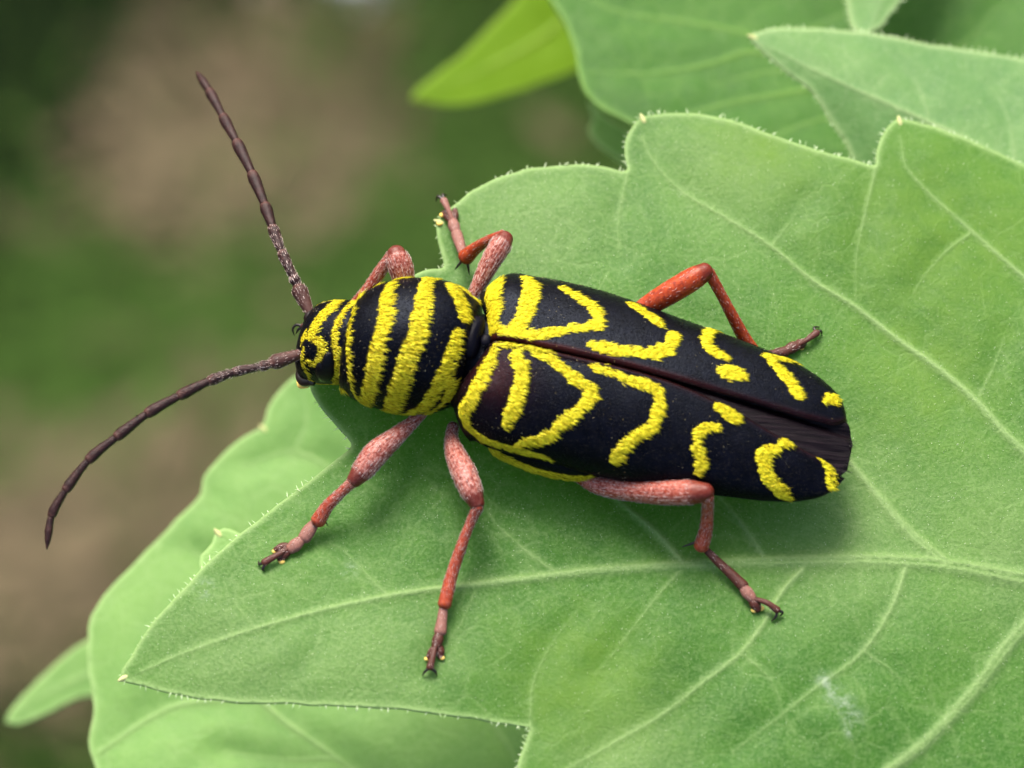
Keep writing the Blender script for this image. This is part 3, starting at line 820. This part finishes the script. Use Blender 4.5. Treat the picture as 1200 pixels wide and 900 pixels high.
# yellow pubescence on the flank of the thorax below the wing case
flank = (np.exp(-((sf - 2.4) / 1.9) ** 4))[:, None] * (((cs < -.5) | (cs > .5)) & (sn < .12) & (sn > -.75)) * np.ones_like(tt)
yel_d = np.where(flank > .4, -.2, yb)
yellow = 1 / (1 + np.exp((yel_d + .025) / .014))
body = build('body', GB.reshape(-1, 3), grid_faces(len(sf), NB, True, not flipB), CUT, beetle, attrs={'yellow': yellow.ravel(), 'brown': np.zeros(GB.shape[0] * NB)})
print('body flip', flipB)
wt = np.clip((.05 - yel_d) / .08, 0, 1) ** 1.5; wt[sf > 5.2] = 0
root, nr, ii, jj = scatter(GB, NBm, wt, 9500)
lat = np.where(sf[ii] < -5.0, .10, .17)
hairs('yellow_hairs', root, nr, np.tile(AX, (len(root), 1)) + rng.normal(0, .2, root.shape), lat * rng.uniform(.9, 1.9, len(root)), rng.uniform(.009, .015, len(root)), YHAIR, body, lift=rng.uniform(.0, .3, len(root)), bend=.1)
wt = ((yel_d > .05) & (sf[:, None] > -6.7) & (sf[:, None] < -.8) & (sn > -.6)).astype(float)
root, nr, ii, jj = scatter(GB, NBm, wt, 2600)
hairs('black_hairs', root, nr, np.tile(AX, (len(root), 1)) + rng.normal(0, .4, root.shape), rng.uniform(.06, .15, len(root)), .006, BHAIR, body, lift=rng.uniform(.1, .6, len(root)))
root, nr, ii, jj = scatter(GB, NBm, wt * (vnoise(GB.reshape(-1, 3) * 1.1 + 3).reshape(wt.shape) > .5), 170)
pollen('pollen_grains', root, nr, body, rng.uniform(.006, .015, len(root)))

# ---- wing cases
def table(x, rows):
    a = np.array(rows); return np.interp(x, a[:, 0], a[:, 1])
def smooth_table(x, rows):
    a = np.array(rows, float); xs_, ys_ = a[:, 0], a[:, 1]
    ml = np.gradient(ys_, xs_); i = np.clip(np.searchsorted(xs_, x) - 1, 0, len(xs_) - 2)
    h = xs_[i + 1] - xs_[i]; t = np.clip((x - xs_[i]) / h, 0, 1)
    return ys_[i] * (2 * t ** 3 - 3 * t ** 2 + 1) + ml[i] * h * (t ** 3 - 2 * t ** 2 + t) + ys_[i + 1] * (-2 * t ** 3 + 3 * t ** 2) + ml[i + 1] * h * (t ** 3 - t ** 2)

def elytron(side):
    nu, nv = 380, 150
    u = np.linspace(0, 1, nu)[:, None]; v_ = np.linspace(0, 1, nv)[None]
    u = u - .10 * np.sin(2 * np.pi * u) / (2 * np.pi)        # finer towards both ends
    if side > 0:      # right
        tip = 12.42
        tin = [(0, .06), (3.6, .05), (6, .03), (8, .0), (10, .0), (11.5, .10), (12.1, .26), (12.42, .58)]
        tout = [(-.9, 2.5), (-.2, 3.28), (.6, 3.40), (3, 3.44), (5, 3.20), (6.2, 3.02), (7.7, 2.84), (9.2, 2.62), (10.5, 2.34), (11.4, 1.95), (12.0, 1.48), (12.3, 1.0), (12.42, .62)]
        front = [(0, -.15), (.1, -.35), (.3, -.72), (.55, -.98), (.75, -1.0), (.9, -.7), (1, -.1)]
    else:
        tip = 12.74
        tin = [(0, .0), (3.6, .0), (5.4, .02), (6.4, .08), (7.4, .22), (8.6, .44), (9.9, .78), (11.3, 1.05), (12.2, 1.18), (12.74, 1.45)]
        tout = [(-.9, 2.2), (-.5, 2.72), (.2, 3.10), (1.4, 3.22), (3, 3.26), (4.5, 3.30), (6, 3.30), (7.5, 3.18), (9, 3.0), (10.4, 2.82), (11.5, 2.56), (12.2, 2.2), (12.55, 1.85), (12.74, 1.48)]
        front = [(0, -.15), (.1, -.32), (.3, -.66), (.55, -.95), (.75, -1.02), (.9, -.7), (1, -.1)]
    s = smooth_table(v_, front) * (1 - u) ** 1.6 + (tip) * u + 0 * v_
    s = np.minimum(s, tip)
    ti, to = smooth_table(s, tin), smooth_table(s, tout)
    to = np.maximum(to, ti + .02)
    zt = smooth_table(s, [(-1, 3.55), (-.3, 3.85), (.4, 4.0), (2, 4.08), (5, 4.0), (8, 3.68), (10, 3.32), (11.4, 2.95), (12.3, 2.55), (12.8, 2.3)])
    zm = smooth_table(s, [(-1, 2.3), (0, 2.1), (3, 1.98), (6, 1.95), (9, 1.95), (11, 1.95), (12.2, 2.05), (12.8, 2.15)])
    ang = (1 - v_) * (np.pi / 2)
    nse = 2.25
    fx = np.cos(ang) ** (2 / nse); fz = np.sin(ang) ** (2 / nse)
    if side < 0:
        # left case opened a little: its inner edge sits lower towards the tip
        zt = zt - .10 * np.clip((s - 5) / 7, 0, 1)
    # where the inner edge has moved outwards the arch is cut short
    frac0 = np.clip(ti / to, 0, .95)
    fx2 = frac0 + (1 - frac0) * fx
    zcut = (1 - frac0 ** nse) ** (1 / nse)
    t = to * fx2
    z = zm + (zt - zm) * (1 - np.clip(fx2, 0, 1) ** nse) ** (1 / nse)
    # front edge rolled down, suture bevelled
    dfr = (s - smooth_table(v_, front) * (1 - u) ** 1.6 * 1)
    z = z - .40 * np.exp(-(u * tip / .14) ** 1.3)
    z = z - .10 * np.exp(-(((t - ti)) / .07) ** 2)
    z = z + .05 * np.exp(-(((t - ti) - .13) / .06) ** 2) * np.clip((7 - s) / 3, 0, 1)
    # shoulder bump and gentle costae
    z = z + .12 * np.exp(-((s - .2) / .7) ** 2 - ((t - 2.1) / .6) ** 2)
    z = z + .04 * (vnoise(np.stack([s * .9, t * 1.1 + 7 * side, 0 * s + 4.4], -1).reshape(-1, 3)).reshape(s.shape) - .5)
    return B(s, side * t, z), s, t, ti

RB = [
    (24, (579, 328), (575, 344), (577, 362), (575, 378), (571, 392)),
    (20, (615, 325), (621, 338), (618, 351), (613, 367), (607, 378), (596, 386)),
    (14, (576, 386), (592, 389), (612, 391)),
    (13, (658, 338), (672, 346), (687, 356), (697, 367), (702, 381)),
    (12, (704, 382), (680, 383), (662, 386), (644, 390), (627, 393), (606, 391)), (10, (693, 376), (700, 381)),
    (13, (738, 355), (748, 362), (760, 370), (772, 381)),
    (17, (787, 390), (784, 403), (774, 412)), (15, (782, 413), (753, 413), (731, 411), (711, 408), (690, 403)),
    (18, (780, 405), (770, 412)),
    (12, (842, 382), (829, 389), (826, 402), (836, 412), (850, 420)),
    (20, (845, 434), (860, 438), (868, 438)), 
    (14, (896, 417), (915, 420), (934, 423)), (15, (902, 424), (916, 438), (927, 452), (935, 464)),
    (18, (968, 470), (979, 466)),
]
LB = [
    (17, (577, 411), (567, 433), (558, 451), (549, 469), (542, 482), (544, 497)), (11, (541, 483), (547, 499), (560, 511), (582, 521), (607, 528), (640, 537)),
    (18, (602, 412), (609, 433), (606, 456), (600, 476), (591, 498)),
    (6, (578, 404), (600, 405), (622, 408)),
    (14, (618, 406), (644, 420), (662, 436), (676, 447), (692, 455)), (15, (690, 452), (691, 463), (684, 472), (669, 485), (650, 501)), (14, (648, 506), (628, 515), (606, 522)),
    (8, (693, 428), (716, 437), (740, 447)), (13, (732, 444), (770, 455)), (13, (768, 455), (771, 470), (768, 490), (758, 501)), (15, (762, 499), (740, 514), (728, 526), (718, 540)),
    (12, (838, 499), (820, 503), (815, 520), (820, 538), (817, 555)),
    (17, (842, 477), (853, 483), (862, 491)),
    (14, (930, 513), (913, 521)), (17, (908, 524), (892, 532), (897, 553), (907, 570), (921, 584)),
    (12, (962, 531), (970, 549), (973, 572)),
]
for side, bands in ((1, RB), (-1, LB)):
    G, s_, t_, ti_ = elytron(side)
    Nn = grid_normals(G)
    fl = Nn[100, 40] @ ZV < 0
    if fl: Nn = -Nn
    d = paint(G, Nn, bands, .13)
    if side > 0:
        d = np.maximum(d, -(t_ - ti_ - .14) * 2)      # the seam stays bare
    yv = 1 / (1 + np.exp((d + .03) / .014))
    br = np.exp(-((t_ - ti_) / .16) ** 2) * np.clip(1.2 - s_ / 9, .25, 1) * (1 if side > 0 else .5)
    br = np.maximum(br, .35 * np.exp(-((s_ - .3) / 1.1) ** 2 - ((t_ - 1.2) / 1.0) ** 2) * (side < 0))
    e = build('wing_case', G.reshape(-1, 3), grid_faces(*G.shape[:2], False, bool(fl)), CUT, beetle, attrs={'yellow': yv.ravel(), 'brown': np.clip(br, 0, 1).ravel()})
    so_ = e.modifiers.new('thickness', 'SOLIDIFY'); so_.thickness = .09 * MM; so_.offset = -1
    root, nr, ii, jj = scatter(G, Nn, np.clip((.05 - d) / .08, 0, 1) ** 1.5, 6800)
    hairs('yellow_hairs', root, nr, np.tile(AX, (len(root), 1)) + side * .2 * LT + rng.normal(0, .2, root.shape), rng.uniform(.15, .32, len(root)), rng.uniform(.009, .015, len(root)), YHAIR, e, lift=rng.uniform(-.02, .22, len(root)), bend=.12)
    root, nr, ii, jj = scatter(G, Nn, (d > .05).astype(float), 4200)
    hairs('black_hairs', root, nr, np.tile(AX, (len(root), 1)) + rng.normal(0, .3, root.shape), rng.uniform(.06, .14, len(root)), .0045, BHAIR, e, lift=rng.uniform(.05, .4, len(root)))
    root, nr, ii, jj = scatter(G, Nn, (d > .05) * np.exp(-s_ / 6) * (vnoise(G.reshape(-1, 3) * 1.1 + 3).reshape(d.shape) > .5), 130)
    pollen('pollen_grains', root, nr, e, rng.uniform(.006, .014, len(root)))

# ---- folded hind wings showing between the wing cases
m = NT('hind_wing')
wvn = m.n('ShaderNodeMapping'); wvn.inputs['Rotation'].default_value = (0, 0, math.radians(13.7 + 5)); wvn.inputs['Scale'].default_value = (.25, 5, 1)
m.l(m.mm, wvn.inputs[0]); f_ = m.noise(1.6, 4, .65, wvn.outputs[0])
c = m.ramp(f_, [(.3, (.002, .001, .0015)), (.55, (.006, .0035, .005)), (.75, (.016, .009, .012))])
WING = m.end(m.bsdf(c, .32, .10, m.bump(f_, .10, .8)))
sw = np.linspace(4.6, 12.78, 140)[:, None]; vw = np.linspace(0, 1, 60)[None]
lo_ = -smooth_table(sw, [(4.6, .1), (7.4, .6), (9.9, 1.2), (11.5, 1.5), (12.3, 1.6), (12.6, 1.45), (12.78, 1.2)]); hi_ = smooth_table(sw, [(4.6, .1), (8, .3), (11, .5), (12.2, .62), (12.6, .3), (12.78, -.2)])
tw = lo_ + (hi_ - lo_) * vw
zw = smooth_table(sw, [(4.6, 3.8), (8, 3.42), (10, 3.02), (11.4, 2.68), (12.3, 2.42), (12.78, 2.3)]) + .10 * np.sin(vw * np.pi) - .06 + .05 * (vnoise(np.stack([sw * .5 + 0 * tw, tw * 7 - sw * .9, 0 * tw], -1).reshape(-1, 3)).reshape(tw.shape) - .5) * np.minimum(1, (12.9 - sw) * 2)
zw = zw - .18 * np.exp(-((tw - .12 + .0 * sw) / .16) ** 2)
GW = B(sw + 0 * tw, tw, zw); NW = grid_normals(GW); flw = NW[50, 30] @ ZV < 0
wing = build('hind_wing', GW.reshape(-1, 3), grid_faces(140, 60, False, bool(flw)), WING, beetle)
so_ = wing.modifiers.new('thickness', 'SOLIDIFY'); so_.thickness = .06 * MM; so_.offset = -1
nbr = 26
root = B(np.full(nbr, 12.6), rng.uniform(-1.35, -.1, nbr), np.full(nbr, 2.32))
hairs('black_hairs', root, np.tile(ZV, (nbr, 1)), np.tile(AX, (nbr, 1)) + rng.normal(0, .25, (nbr, 3)), rng.uniform(.2, .5, nbr), .012, BHAIR, wing, lift=.1)

# ---- scutellum and the polished neck plate between pronotum and wing cases
def dome(name, c, ax1, ax2, ax3, mat, parent, nse=2.4, n1=24, n2=40):
    u, v_ = np.meshgrid(np.linspace(0.02, np.pi * .75, n1), np.arange(n2) / n2 * 2 * np.pi, indexing='ij')
    ca, sa = np.cos(v_), np.sin(v_)
    r = np.sin(u)
    x = np.sign(ca) * np.abs(ca) ** (2 / nse) * r; y = np.sign(sa) * np.abs(sa) ** (2 / nse) * r; z = np.cos(u)
    V = c + x[..., None] * ax1 + y[..., None] * ax2 + z[..., None] * ax3
    q = grid_faces(n1, n2, True)
    a = len(V.reshape(-1, 3))
    Vv = np.vstack([V.reshape(-1, 3), V[0].mean(0)])
    t = np.stack([np.full(n2, a), np.arange(n2), (np.arange(n2) + 1) % n2], -1)
    return build(name, Vv, [t, q], mat, parent)
dome('neck_plate', B(-.70, .06, 3.58), AX * .28, LT * .82, ZV * .42 - AX * .05, SCUT, beetle, 3.2)
sc = dome('scutellum', B(-.26, .0, 3.74), AX * .17, LT * .22, ZV * .07, SCUT, beetle, 2.2)

# ---- eyes: large, dark, kidney shaped around the antenna sockets
_e = trace(GB, NBm, [(380, 431)])[0]; _k = np.argmin(np.linalg.norm(GB.reshape(-1, 3) - _e, axis=1)); _en = NBm.reshape(-1, 3)[_k]
_o = B(0, -.62, 0)
def eye(side):
    c0, nv = _e.copy(), _en.copy()
    if side > 0:                                   # mirrored across the head's mid plane
        c0 = c0 - 2 * LT * ((c0 - _o) @ LT); nv = nv - 2 * LT * (nv @ LT)
    e1 = AX - nv * (AX @ nv); e1 /= np.linalg.norm(e1); e2 = np.cross(nv, e1) * (1 if np.cross(nv, e1) @ ZV > 0 else -1)
    n1, n2 = 30, 60
    u, v_ = np.meshgrid(np.linspace(.02, np.pi * .62, n1), np.arange(n2) / n2 * 2 * np.pi, indexing='ij')
    r = np.sin(u) * (1 - .5 * np.exp(-((np.angle(np.exp(1j * (v_ - 2.35)))) / .75) ** 2))
    V = c0 - nv * .10 + (r * np.cos(v_))[..., None] * e1 * .40 + (r * np.sin(v_))[..., None] * e2 * .72 + np.cos(u)[..., None] * nv * (.27 if side < 0 else .13)
    q = grid_faces(n1, n2, True); a = n1 * n2
    Vv = np.vstack([V.reshape(-1, 3), V[0].mean(0)])
    t = np.stack([np.full(n2, a), np.arange(n2), (np.arange(n2) + 1) % n2], -1)
    return build('compound_eye', Vv, [t, q], EYE, beetle)
eye(-1); eye(1)

def tube(name, pts, mat, parent, step=.05, sides=16, attrs=None, flat=1.0):
    p = catmull(np.array(pts, float), step) if len(pts) > 2 else np.array(pts, float)
    if len(pts) == 2:
        p = np.linspace(p[0], p[1], 8)
    v, q, t, fr = tube_data(p, sides, flat)
    at = {k_: (np.full(len(v), x) if np.isscalar(x) else np.interp(fr, x[0], x[1])) for k_, x in (attrs or {}).items()}
    return build(name, v, [t, q], mat, parent, attrs=at)

def PT(px, py, z, r): return [*P(px, py, z), r]

# ---- mouthparts
mand = tube('mandible', [PT(366, 447, 1.5, .16), PT(356, 447, 1.2, .18), PT(351, 441, 1.05, .15), PT(349, 433, 1.0, .06)], CLAW, beetle)
tube('palp', [PT(360, 452, 1.0, .08), PT(352, 452, .7, .1), PT(350, 446, .5, .08)], PAD, beetle)

# ---- antennae
def antenna(nodes, z0, z1, rads, socket):
    """nodes: photo pixels of the joints from the head outwards"""
    n_ = len(nodes)
    zs = np.linspace(0, 1, n_); zs = z0 + (z1 - z0) * zs + .9 * np.sin(zs * np.pi)
    pts = [P(*nodes[i], zs[i]) for i in range(n_)]
    dense_ = catmull(np.array(pts), .05)
    # index of each node on the dense curve
    idx = [int(np.argmin(np.linalg.norm(dense_ - p, axis=1))) for p in pts]
    first = None
    for i in range(n_ - 1):
        seg = dense_[idx[i]: idx[i + 1] + 1]
        f = np.linspace(0, 1, len(seg))
        r0 = rads[i]
        last = i == n_ - 2
        prof = r0 * (np.interp(f, [0, .12, .5, .85, 1], [.64, .76, .92, 1.13, 1.04]) if not last else np.interp(f, [0, .12, .5, .8, 1], [.62, .85, 1, .75, .3]))
        if i == 0: prof = r0 * np.interp(f, [0, .1, .4, .8, .95, 1], [.55, .5, .8, 1.1, .95, .7])
        seg4 = np.c_[seg, prof]
        v, q, t, fr = tube_data(seg4, 16)
        tone = np.interp(fr, [0, .05, .1, .82, .93, 1], [.5, .3, 0, 0, .4, .7]) + (np.interp(fr, [0, .7, 1], [.5, .3, .0]) if i == 0 else 0)
        o_ = build('antenna' if first is None else 'antenna_segment', v, [t, q], ANT, beetle if first is None else first, attrs={'tone': np.clip(tone, 0, 1)})
        if first is None: first = o_
        # short bristles at the far end of each joint and pale down
        nh = 130 if i < 4 else 70
        k_ = rng.integers(0, len(v) - 2, nh)
        cidx = np.clip((fr[k_] * (len(seg) - 1)).astype(int), 0, len(seg) - 1)
        nr = v[k_] - seg[cidx]; nr /= np.linalg.norm(nr, axis=1)[:, None] + 1e-9
        tg = np.gradient(seg, axis=0)[cidx]
        h = hairs('antenna_hairs', v[k_], nr, tg / (np.linalg.norm(tg, axis=1)[:, None]) + rng.normal(0, .2, (nh, 3)), rng.uniform(.05, .13, nh), .007, WHAIR if i < 4 else BHAIR, first, lift=.3)
    # dark socket ring
    tube('antenna_socket', [[*(pts[0] + (pts[0] - pts[1]) * .12), rads[0] * 1.15], [*(pts[0] + (pts[1] - pts[0]) * .04), rads[0] * 1.1]], CLAW, first)
    return first
antenna([(365, 410), (318, 426), (308, 429), (276, 436), (247, 446), (212, 463), (174, 484), (138, 511), (105, 538), (78, 573), (61, 603), (55, 641)], 2.55, 1.2,
        [.25, .17, .16, .175, .185, .185, .18, .175, .165, .155, .14], None)
antenna([(366, 373), (349, 336), (345, 327), (331, 297), (320, 268), (311, 242), (296, 205), (278, 168), (262, 138), (246, 108), (231, 85)], 2.45, 1.0,
        [.27, .18, .18, .19, .20, .20, .20, .185, .175, .16], None)

# ---- legs
def PL(px, py, dz, r): return [*surf(px, py, h_main, dz), r]
def leg(femur, tibia, tone_f, tone_t, feet, claws, pads, spurs, air=False):
    Q = PT if air else PL
    J = Join(); D_ = []; hr, hn, ht = [], [], []
    for pts, tone, dk in ((femur, tone_f, ([0, .12, .84, .9, 1], [.8, 0, 0, .75, .9])), (tibia, tone_t, ([0, .1, .9, 1], [.55, .15, .1, .3]))):
        p = catmull(np.array([Q(*q_) for q_ in pts]), .05)
        v, q, t, fr = tube_data(p, 20)
        v = v + 0
        J.add(v, [t, q], np.interp(fr, [0, 1], [tone[0], tone[1]])); D_.append(np.interp(fr, dk[0], dk[1]))
        nh = int(len(p) * (34 * (1 - .95 * (tone[0] + tone[1]) / 2)))
        k_ = rng.integers(0, len(v) - 2, nh); k_ = k_[fr[k_] < .88]; nh = len(k_); ci = np.clip(((fr[k_] * (len(p) + 5)) - 3).astype(int), 0, len(p) - 1)
        nr = v[k_] - p[ci, :3]; nr /= np.linalg.norm(nr, axis=1)[:, None] + 1e-9
        tg = np.gradient(p[:, :3], axis=0)[ci]
        hr.append(v[k_] + rng.normal(0, .015, (nh, 3))); hn.append(nr); ht.append(tg / (np.linalg.norm(tg, axis=1)[:, None] + 1e-9))
    v, f, a = J.out()
    L = build('leg', v, f, LEG, beetle, attrs={'tone': a, 'dark': np.concatenate(D_)})
    hr, hn, ht = np.concatenate(hr), np.concatenate(hn), np.concatenate(ht)
    hairs('leg_hairs', hr, hn, ht + rng.normal(0, .2, hr.shape), rng.uniform(.06, .13, len(hr)), rng.uniform(.004, .007, len(hr)), WHAIR, L, lift=.1, bend=.1)
    for pts, mt in feet:
        o_ = tube('foot_segment', [Q(*q_) for q_ in pts], mt, L, flat=.75)
        p0 = np.array(Q(*pts[0]))[:3]; p1 = np.array(Q(*pts[-1]))[:3]; nh = 40
        f_ = rng.random(nh)[:, None]; rr = np.interp(f_[:, 0], np.linspace(0, 1, len(pts)), [x[3] for x in pts])
        nr = rng.normal(0, 1, (nh, 3)); tg = (p1 - p0) / np.linalg.norm(p1 - p0); nr -= (nr @ tg)[:, None] * tg; nr /= np.linalg.norm(nr, axis=1)[:, None]
        hairs('foot_hairs', p0 + (p1 - p0) * f_ + nr * rr[:, None] * .8, nr, np.tile(tg, (nh, 1)), rng.uniform(.06, .12, nh), .006, WHAIR, o_, lift=.3)
    for pts in claws: tube('claw', [Q(*q_) for q_ in pts], CLAW, L, .03, 10)
    for (px, py, dz, r) in pads:
        c = np.array(Q(px, py, dz, r))[:3]
        dome('foot_pad', c, RV * r * .85, np.array([0, 1., 0]) * r * .7, ZV * r * .5, PAD, L, 2.0, 14, 20)
    for pts in spurs: tube('spur', [Q(*q_) for q_ in pts], CLAW, L, .03, 8)
    return L

# left fore
leg([(500, 476, 1.5, .22), (484, 494, 1.6, .22), (463, 512, 1.85, .33), (441, 531, 1.9, .43), (425, 551, 1.75, .38), (415, 563, 1.6, .27)],
    [(414, 564, 1.6, .20), (400, 577, 1.3, .18), (384, 593, .95, .22), (373, 610, .6, .27)], (.25, .1), (.45, .75),
    [([(370, 612, .45, .17), (362, 622, .4, .24), (357, 630, .34, .24)], FOOTP), ([(354, 632, .32, .16), (346, 639, .3, .24), (341, 643, .27, .2)], FOOTP), ([(341, 641, .24, .12), (333, 649, .2, .2), (328, 655, .15, .12)], FOOT), ([(339, 640, .24, .12), (331, 641, .2, .16), (323, 644, .15, .1)], FOOT), ([(336, 644, .32, .09), (322, 652, .36, .11), (310, 659, .3, .14)], FOOT)],
    [[(310, 659, .3, .06), (304, 661, .22, .05), (303, 657, .1, .015)], [(311, 660, .3, .06), (308, 667, .2, .05), (310, 669, .08, .015)]], [(330, 658, .12, .14), (322, 646, .12, .12)], [[(381, 611, .5, .04), (384, 616, .3, .01)]])
# left middle
leg([(531, 500, 1.1, .2), (529, 511, 1.2, .22), (534, 533, 1.7, .36), (544, 555, 2.0, .43), (553, 577, 2.05, .38), (559, 591, 1.95, .27)],
    [(560, 594, 1.95, .20), (552, 611, 1.6, .17), (540, 642, 1.15, .19), (530, 672, .75, .21), (521, 708, .45, .24)], (.2, .1), (.65, .8),
    [([(520, 709, .4, .15), (518, 726, .34, .18), (516, 740, .28, .22)], FOOTP), ([(515, 741, .28, .13), (513, 750, .25, .2), (511, 757, .22, .17)], FOOT), ([(512, 755, .2, .12), (506, 765, .15, .15), (502, 771, .1, .1)], FOOT), ([(513, 755, .2, .12), (516, 763, .15, .15), (516, 770, .1, .1)], FOOT), ([(510, 758, .3, .08), (507, 770, .34, .1), (504, 782, .28, .14)], FOOT)],
    [[(503, 783, .28, .06), (498, 787, .2, .05), (495, 792, .05, .015)], [(505, 783, .28, .06), (510, 787, .2, .05), (512, 792, .05, .015)]], [(500, 772, .1, .1), (518, 771, .1, .11)], [])
# left hind
leg([(672, 552, 1.0, .25), (700, 568, 1.3, .32), (740, 574, 1.7, .40), (780, 577, 2.2, .43), (812, 577, 2.6, .41), (828, 577, 2.7, .32)],
    [(829, 582, 2.65, .22), (829, 600, 1.9, .20), (827, 622, 1.2, .24), (822, 640, .75, .27)], (.25, .45), (.65, .7),
    [([(825, 642, .65, .13), (840, 657, .5, .15), (858, 674, .4, .18), (871, 687, .32, .21)], FOOT), ([(870, 687, .34, .16), (876, 695, .3, .22), (881, 701, .27, .18)], FOOTP), ([(880, 700, .25, .14), (885, 708, .2, .2), (888, 714, .12, .14)], FOOT), ([(884, 702, .3, .09), (898, 706, .42, .1), (911, 715, .32, .13)], FOOT)],
    [[(911, 715, .3, .06), (917, 718, .2, .05), (914, 722, .06, .015)], [(911, 716, .3, .06), (909, 723, .2, .05), (904, 728, .05, .015)]], [(884, 715, .1, .14), (892, 713, .1, .13)], [[(814, 636, .75, .06), (808, 638, .65, .045), (799, 641, .5, .012)]])
# right fore (its foot reaches down in front of the head)
leg([(478, 352, 1.9, .24), (474, 332, 2.4, .36), (470, 315, 2.8, .44), (466, 303, 3.0, .42), (464, 296, 3.05, .32)],
    [(460, 299, 3.0, .22), (447, 316, 2.6, .22), (430, 342, 2.0, .24), (404, 372, 1.2, .24)], (.05, .15), (.3, .6),
    [([(402, 374, 1.1, .17), (390, 383, .75, .22)], FOOTP), ([(389, 384, .7, .16), (379, 388, .5, .22)], FOOT), ([(379, 388, .5, .1), (368, 387, .6, .1), (355, 382, .75, .12)], FOOT)],
    [[(355, 382, .75, .06), (347, 381, .7, .05), (343, 386, .55, .04), (345, 393, .4, .015)], [(356, 383, .7, .06), (350, 386, .6, .05), (347, 391, .45, .015)]], [], [], air=True)
# right middle
leg([(548, 364, 1.5, .2), (553, 350, 1.8, .2), (563, 330, 2.1, .28), (576, 305, 2.5, .36), (587, 287, 2.7, .38), (592, 279, 2.7, .30)],
    [(589, 276, 2.65, .20), (574, 281, 2.1, .18), (559, 290, 1.4, .22), (546, 301, .85, .30)], (.1, .2), (.75, .95),
    [([(542, 296, .6, .16), (538, 283, .45, .2), (535, 274, .36, .21)], FOOTP), ([(535, 273, .36, .15), (532, 265, .32, .22), (531, 260, .3, .18)], FOOTP), ([(530, 260, .28, .12), (524, 253, .2, .15), (521, 248, .12, .1)], FOOT), ([(531, 259, .28, .12), (533, 252, .2, .14), (533, 246, .12, .1)], FOOT), ([(529, 256, .34, .09), (525, 245, .4, .1), (520, 235, .36, .14)], FOOTP)],
    [[(519, 234, .36, .06), (513, 230, .3, .05), (511, 236, .1, .015)], [(520, 233, .36, .06), (519, 228, .3, .05), (524, 229, .15, .015)]], [(518, 252, .1, .12), (515, 262, .05, .13), (533, 246, .1, .09)],
    [[(541, 306, .8, .06), (537, 311, .7, .045), (533, 316, .55, .012)], [(548, 309, .8, .06), (549, 315, .7, .045), (550, 322, .55, .012)]])
# right hind
leg([(735, 376, 2.0, .3), (760, 358, 2.4, .37), (790, 340, 2.9, .42), (815, 325, 3.2, .40), (827, 318, 3.25, .32)],
    [(831, 320, 3.2, .21), (845, 345, 2.55, .19), (858, 370, 1.9, .21), (872, 396, 1.2, .24), (882, 412, .75, .27)], (.85, 1.0), (.95, .9),
    [([(884, 414, .6, .13), (903, 415, .42, .15), (920, 412, .3, .2)], FOOT), ([(920, 412, .3, .16), (929, 407, .27, .22), (934, 405, .25, .18)], FOOT), ([(933, 406, .24, .14), (938, 403, .2, .2), (942, 401, .14, .13)], FOOT), ([(936, 404, .3, .09), (946, 398, .4, .1), (957, 390, .34, .14)], FOOT)],
    [[(957, 390, .34, .06), (962, 388, .28, .05), (963, 393, .1, .015)], [(956, 389, .34, .06), (954, 384, .28, .05), (960, 383, .12, .015)]], [(939, 408, .1, .12), (929, 402, .12, .1)], [])
print('done', sum(len(o.data.polygons) for o in bpy.data.objects if o.type == 'MESH'))
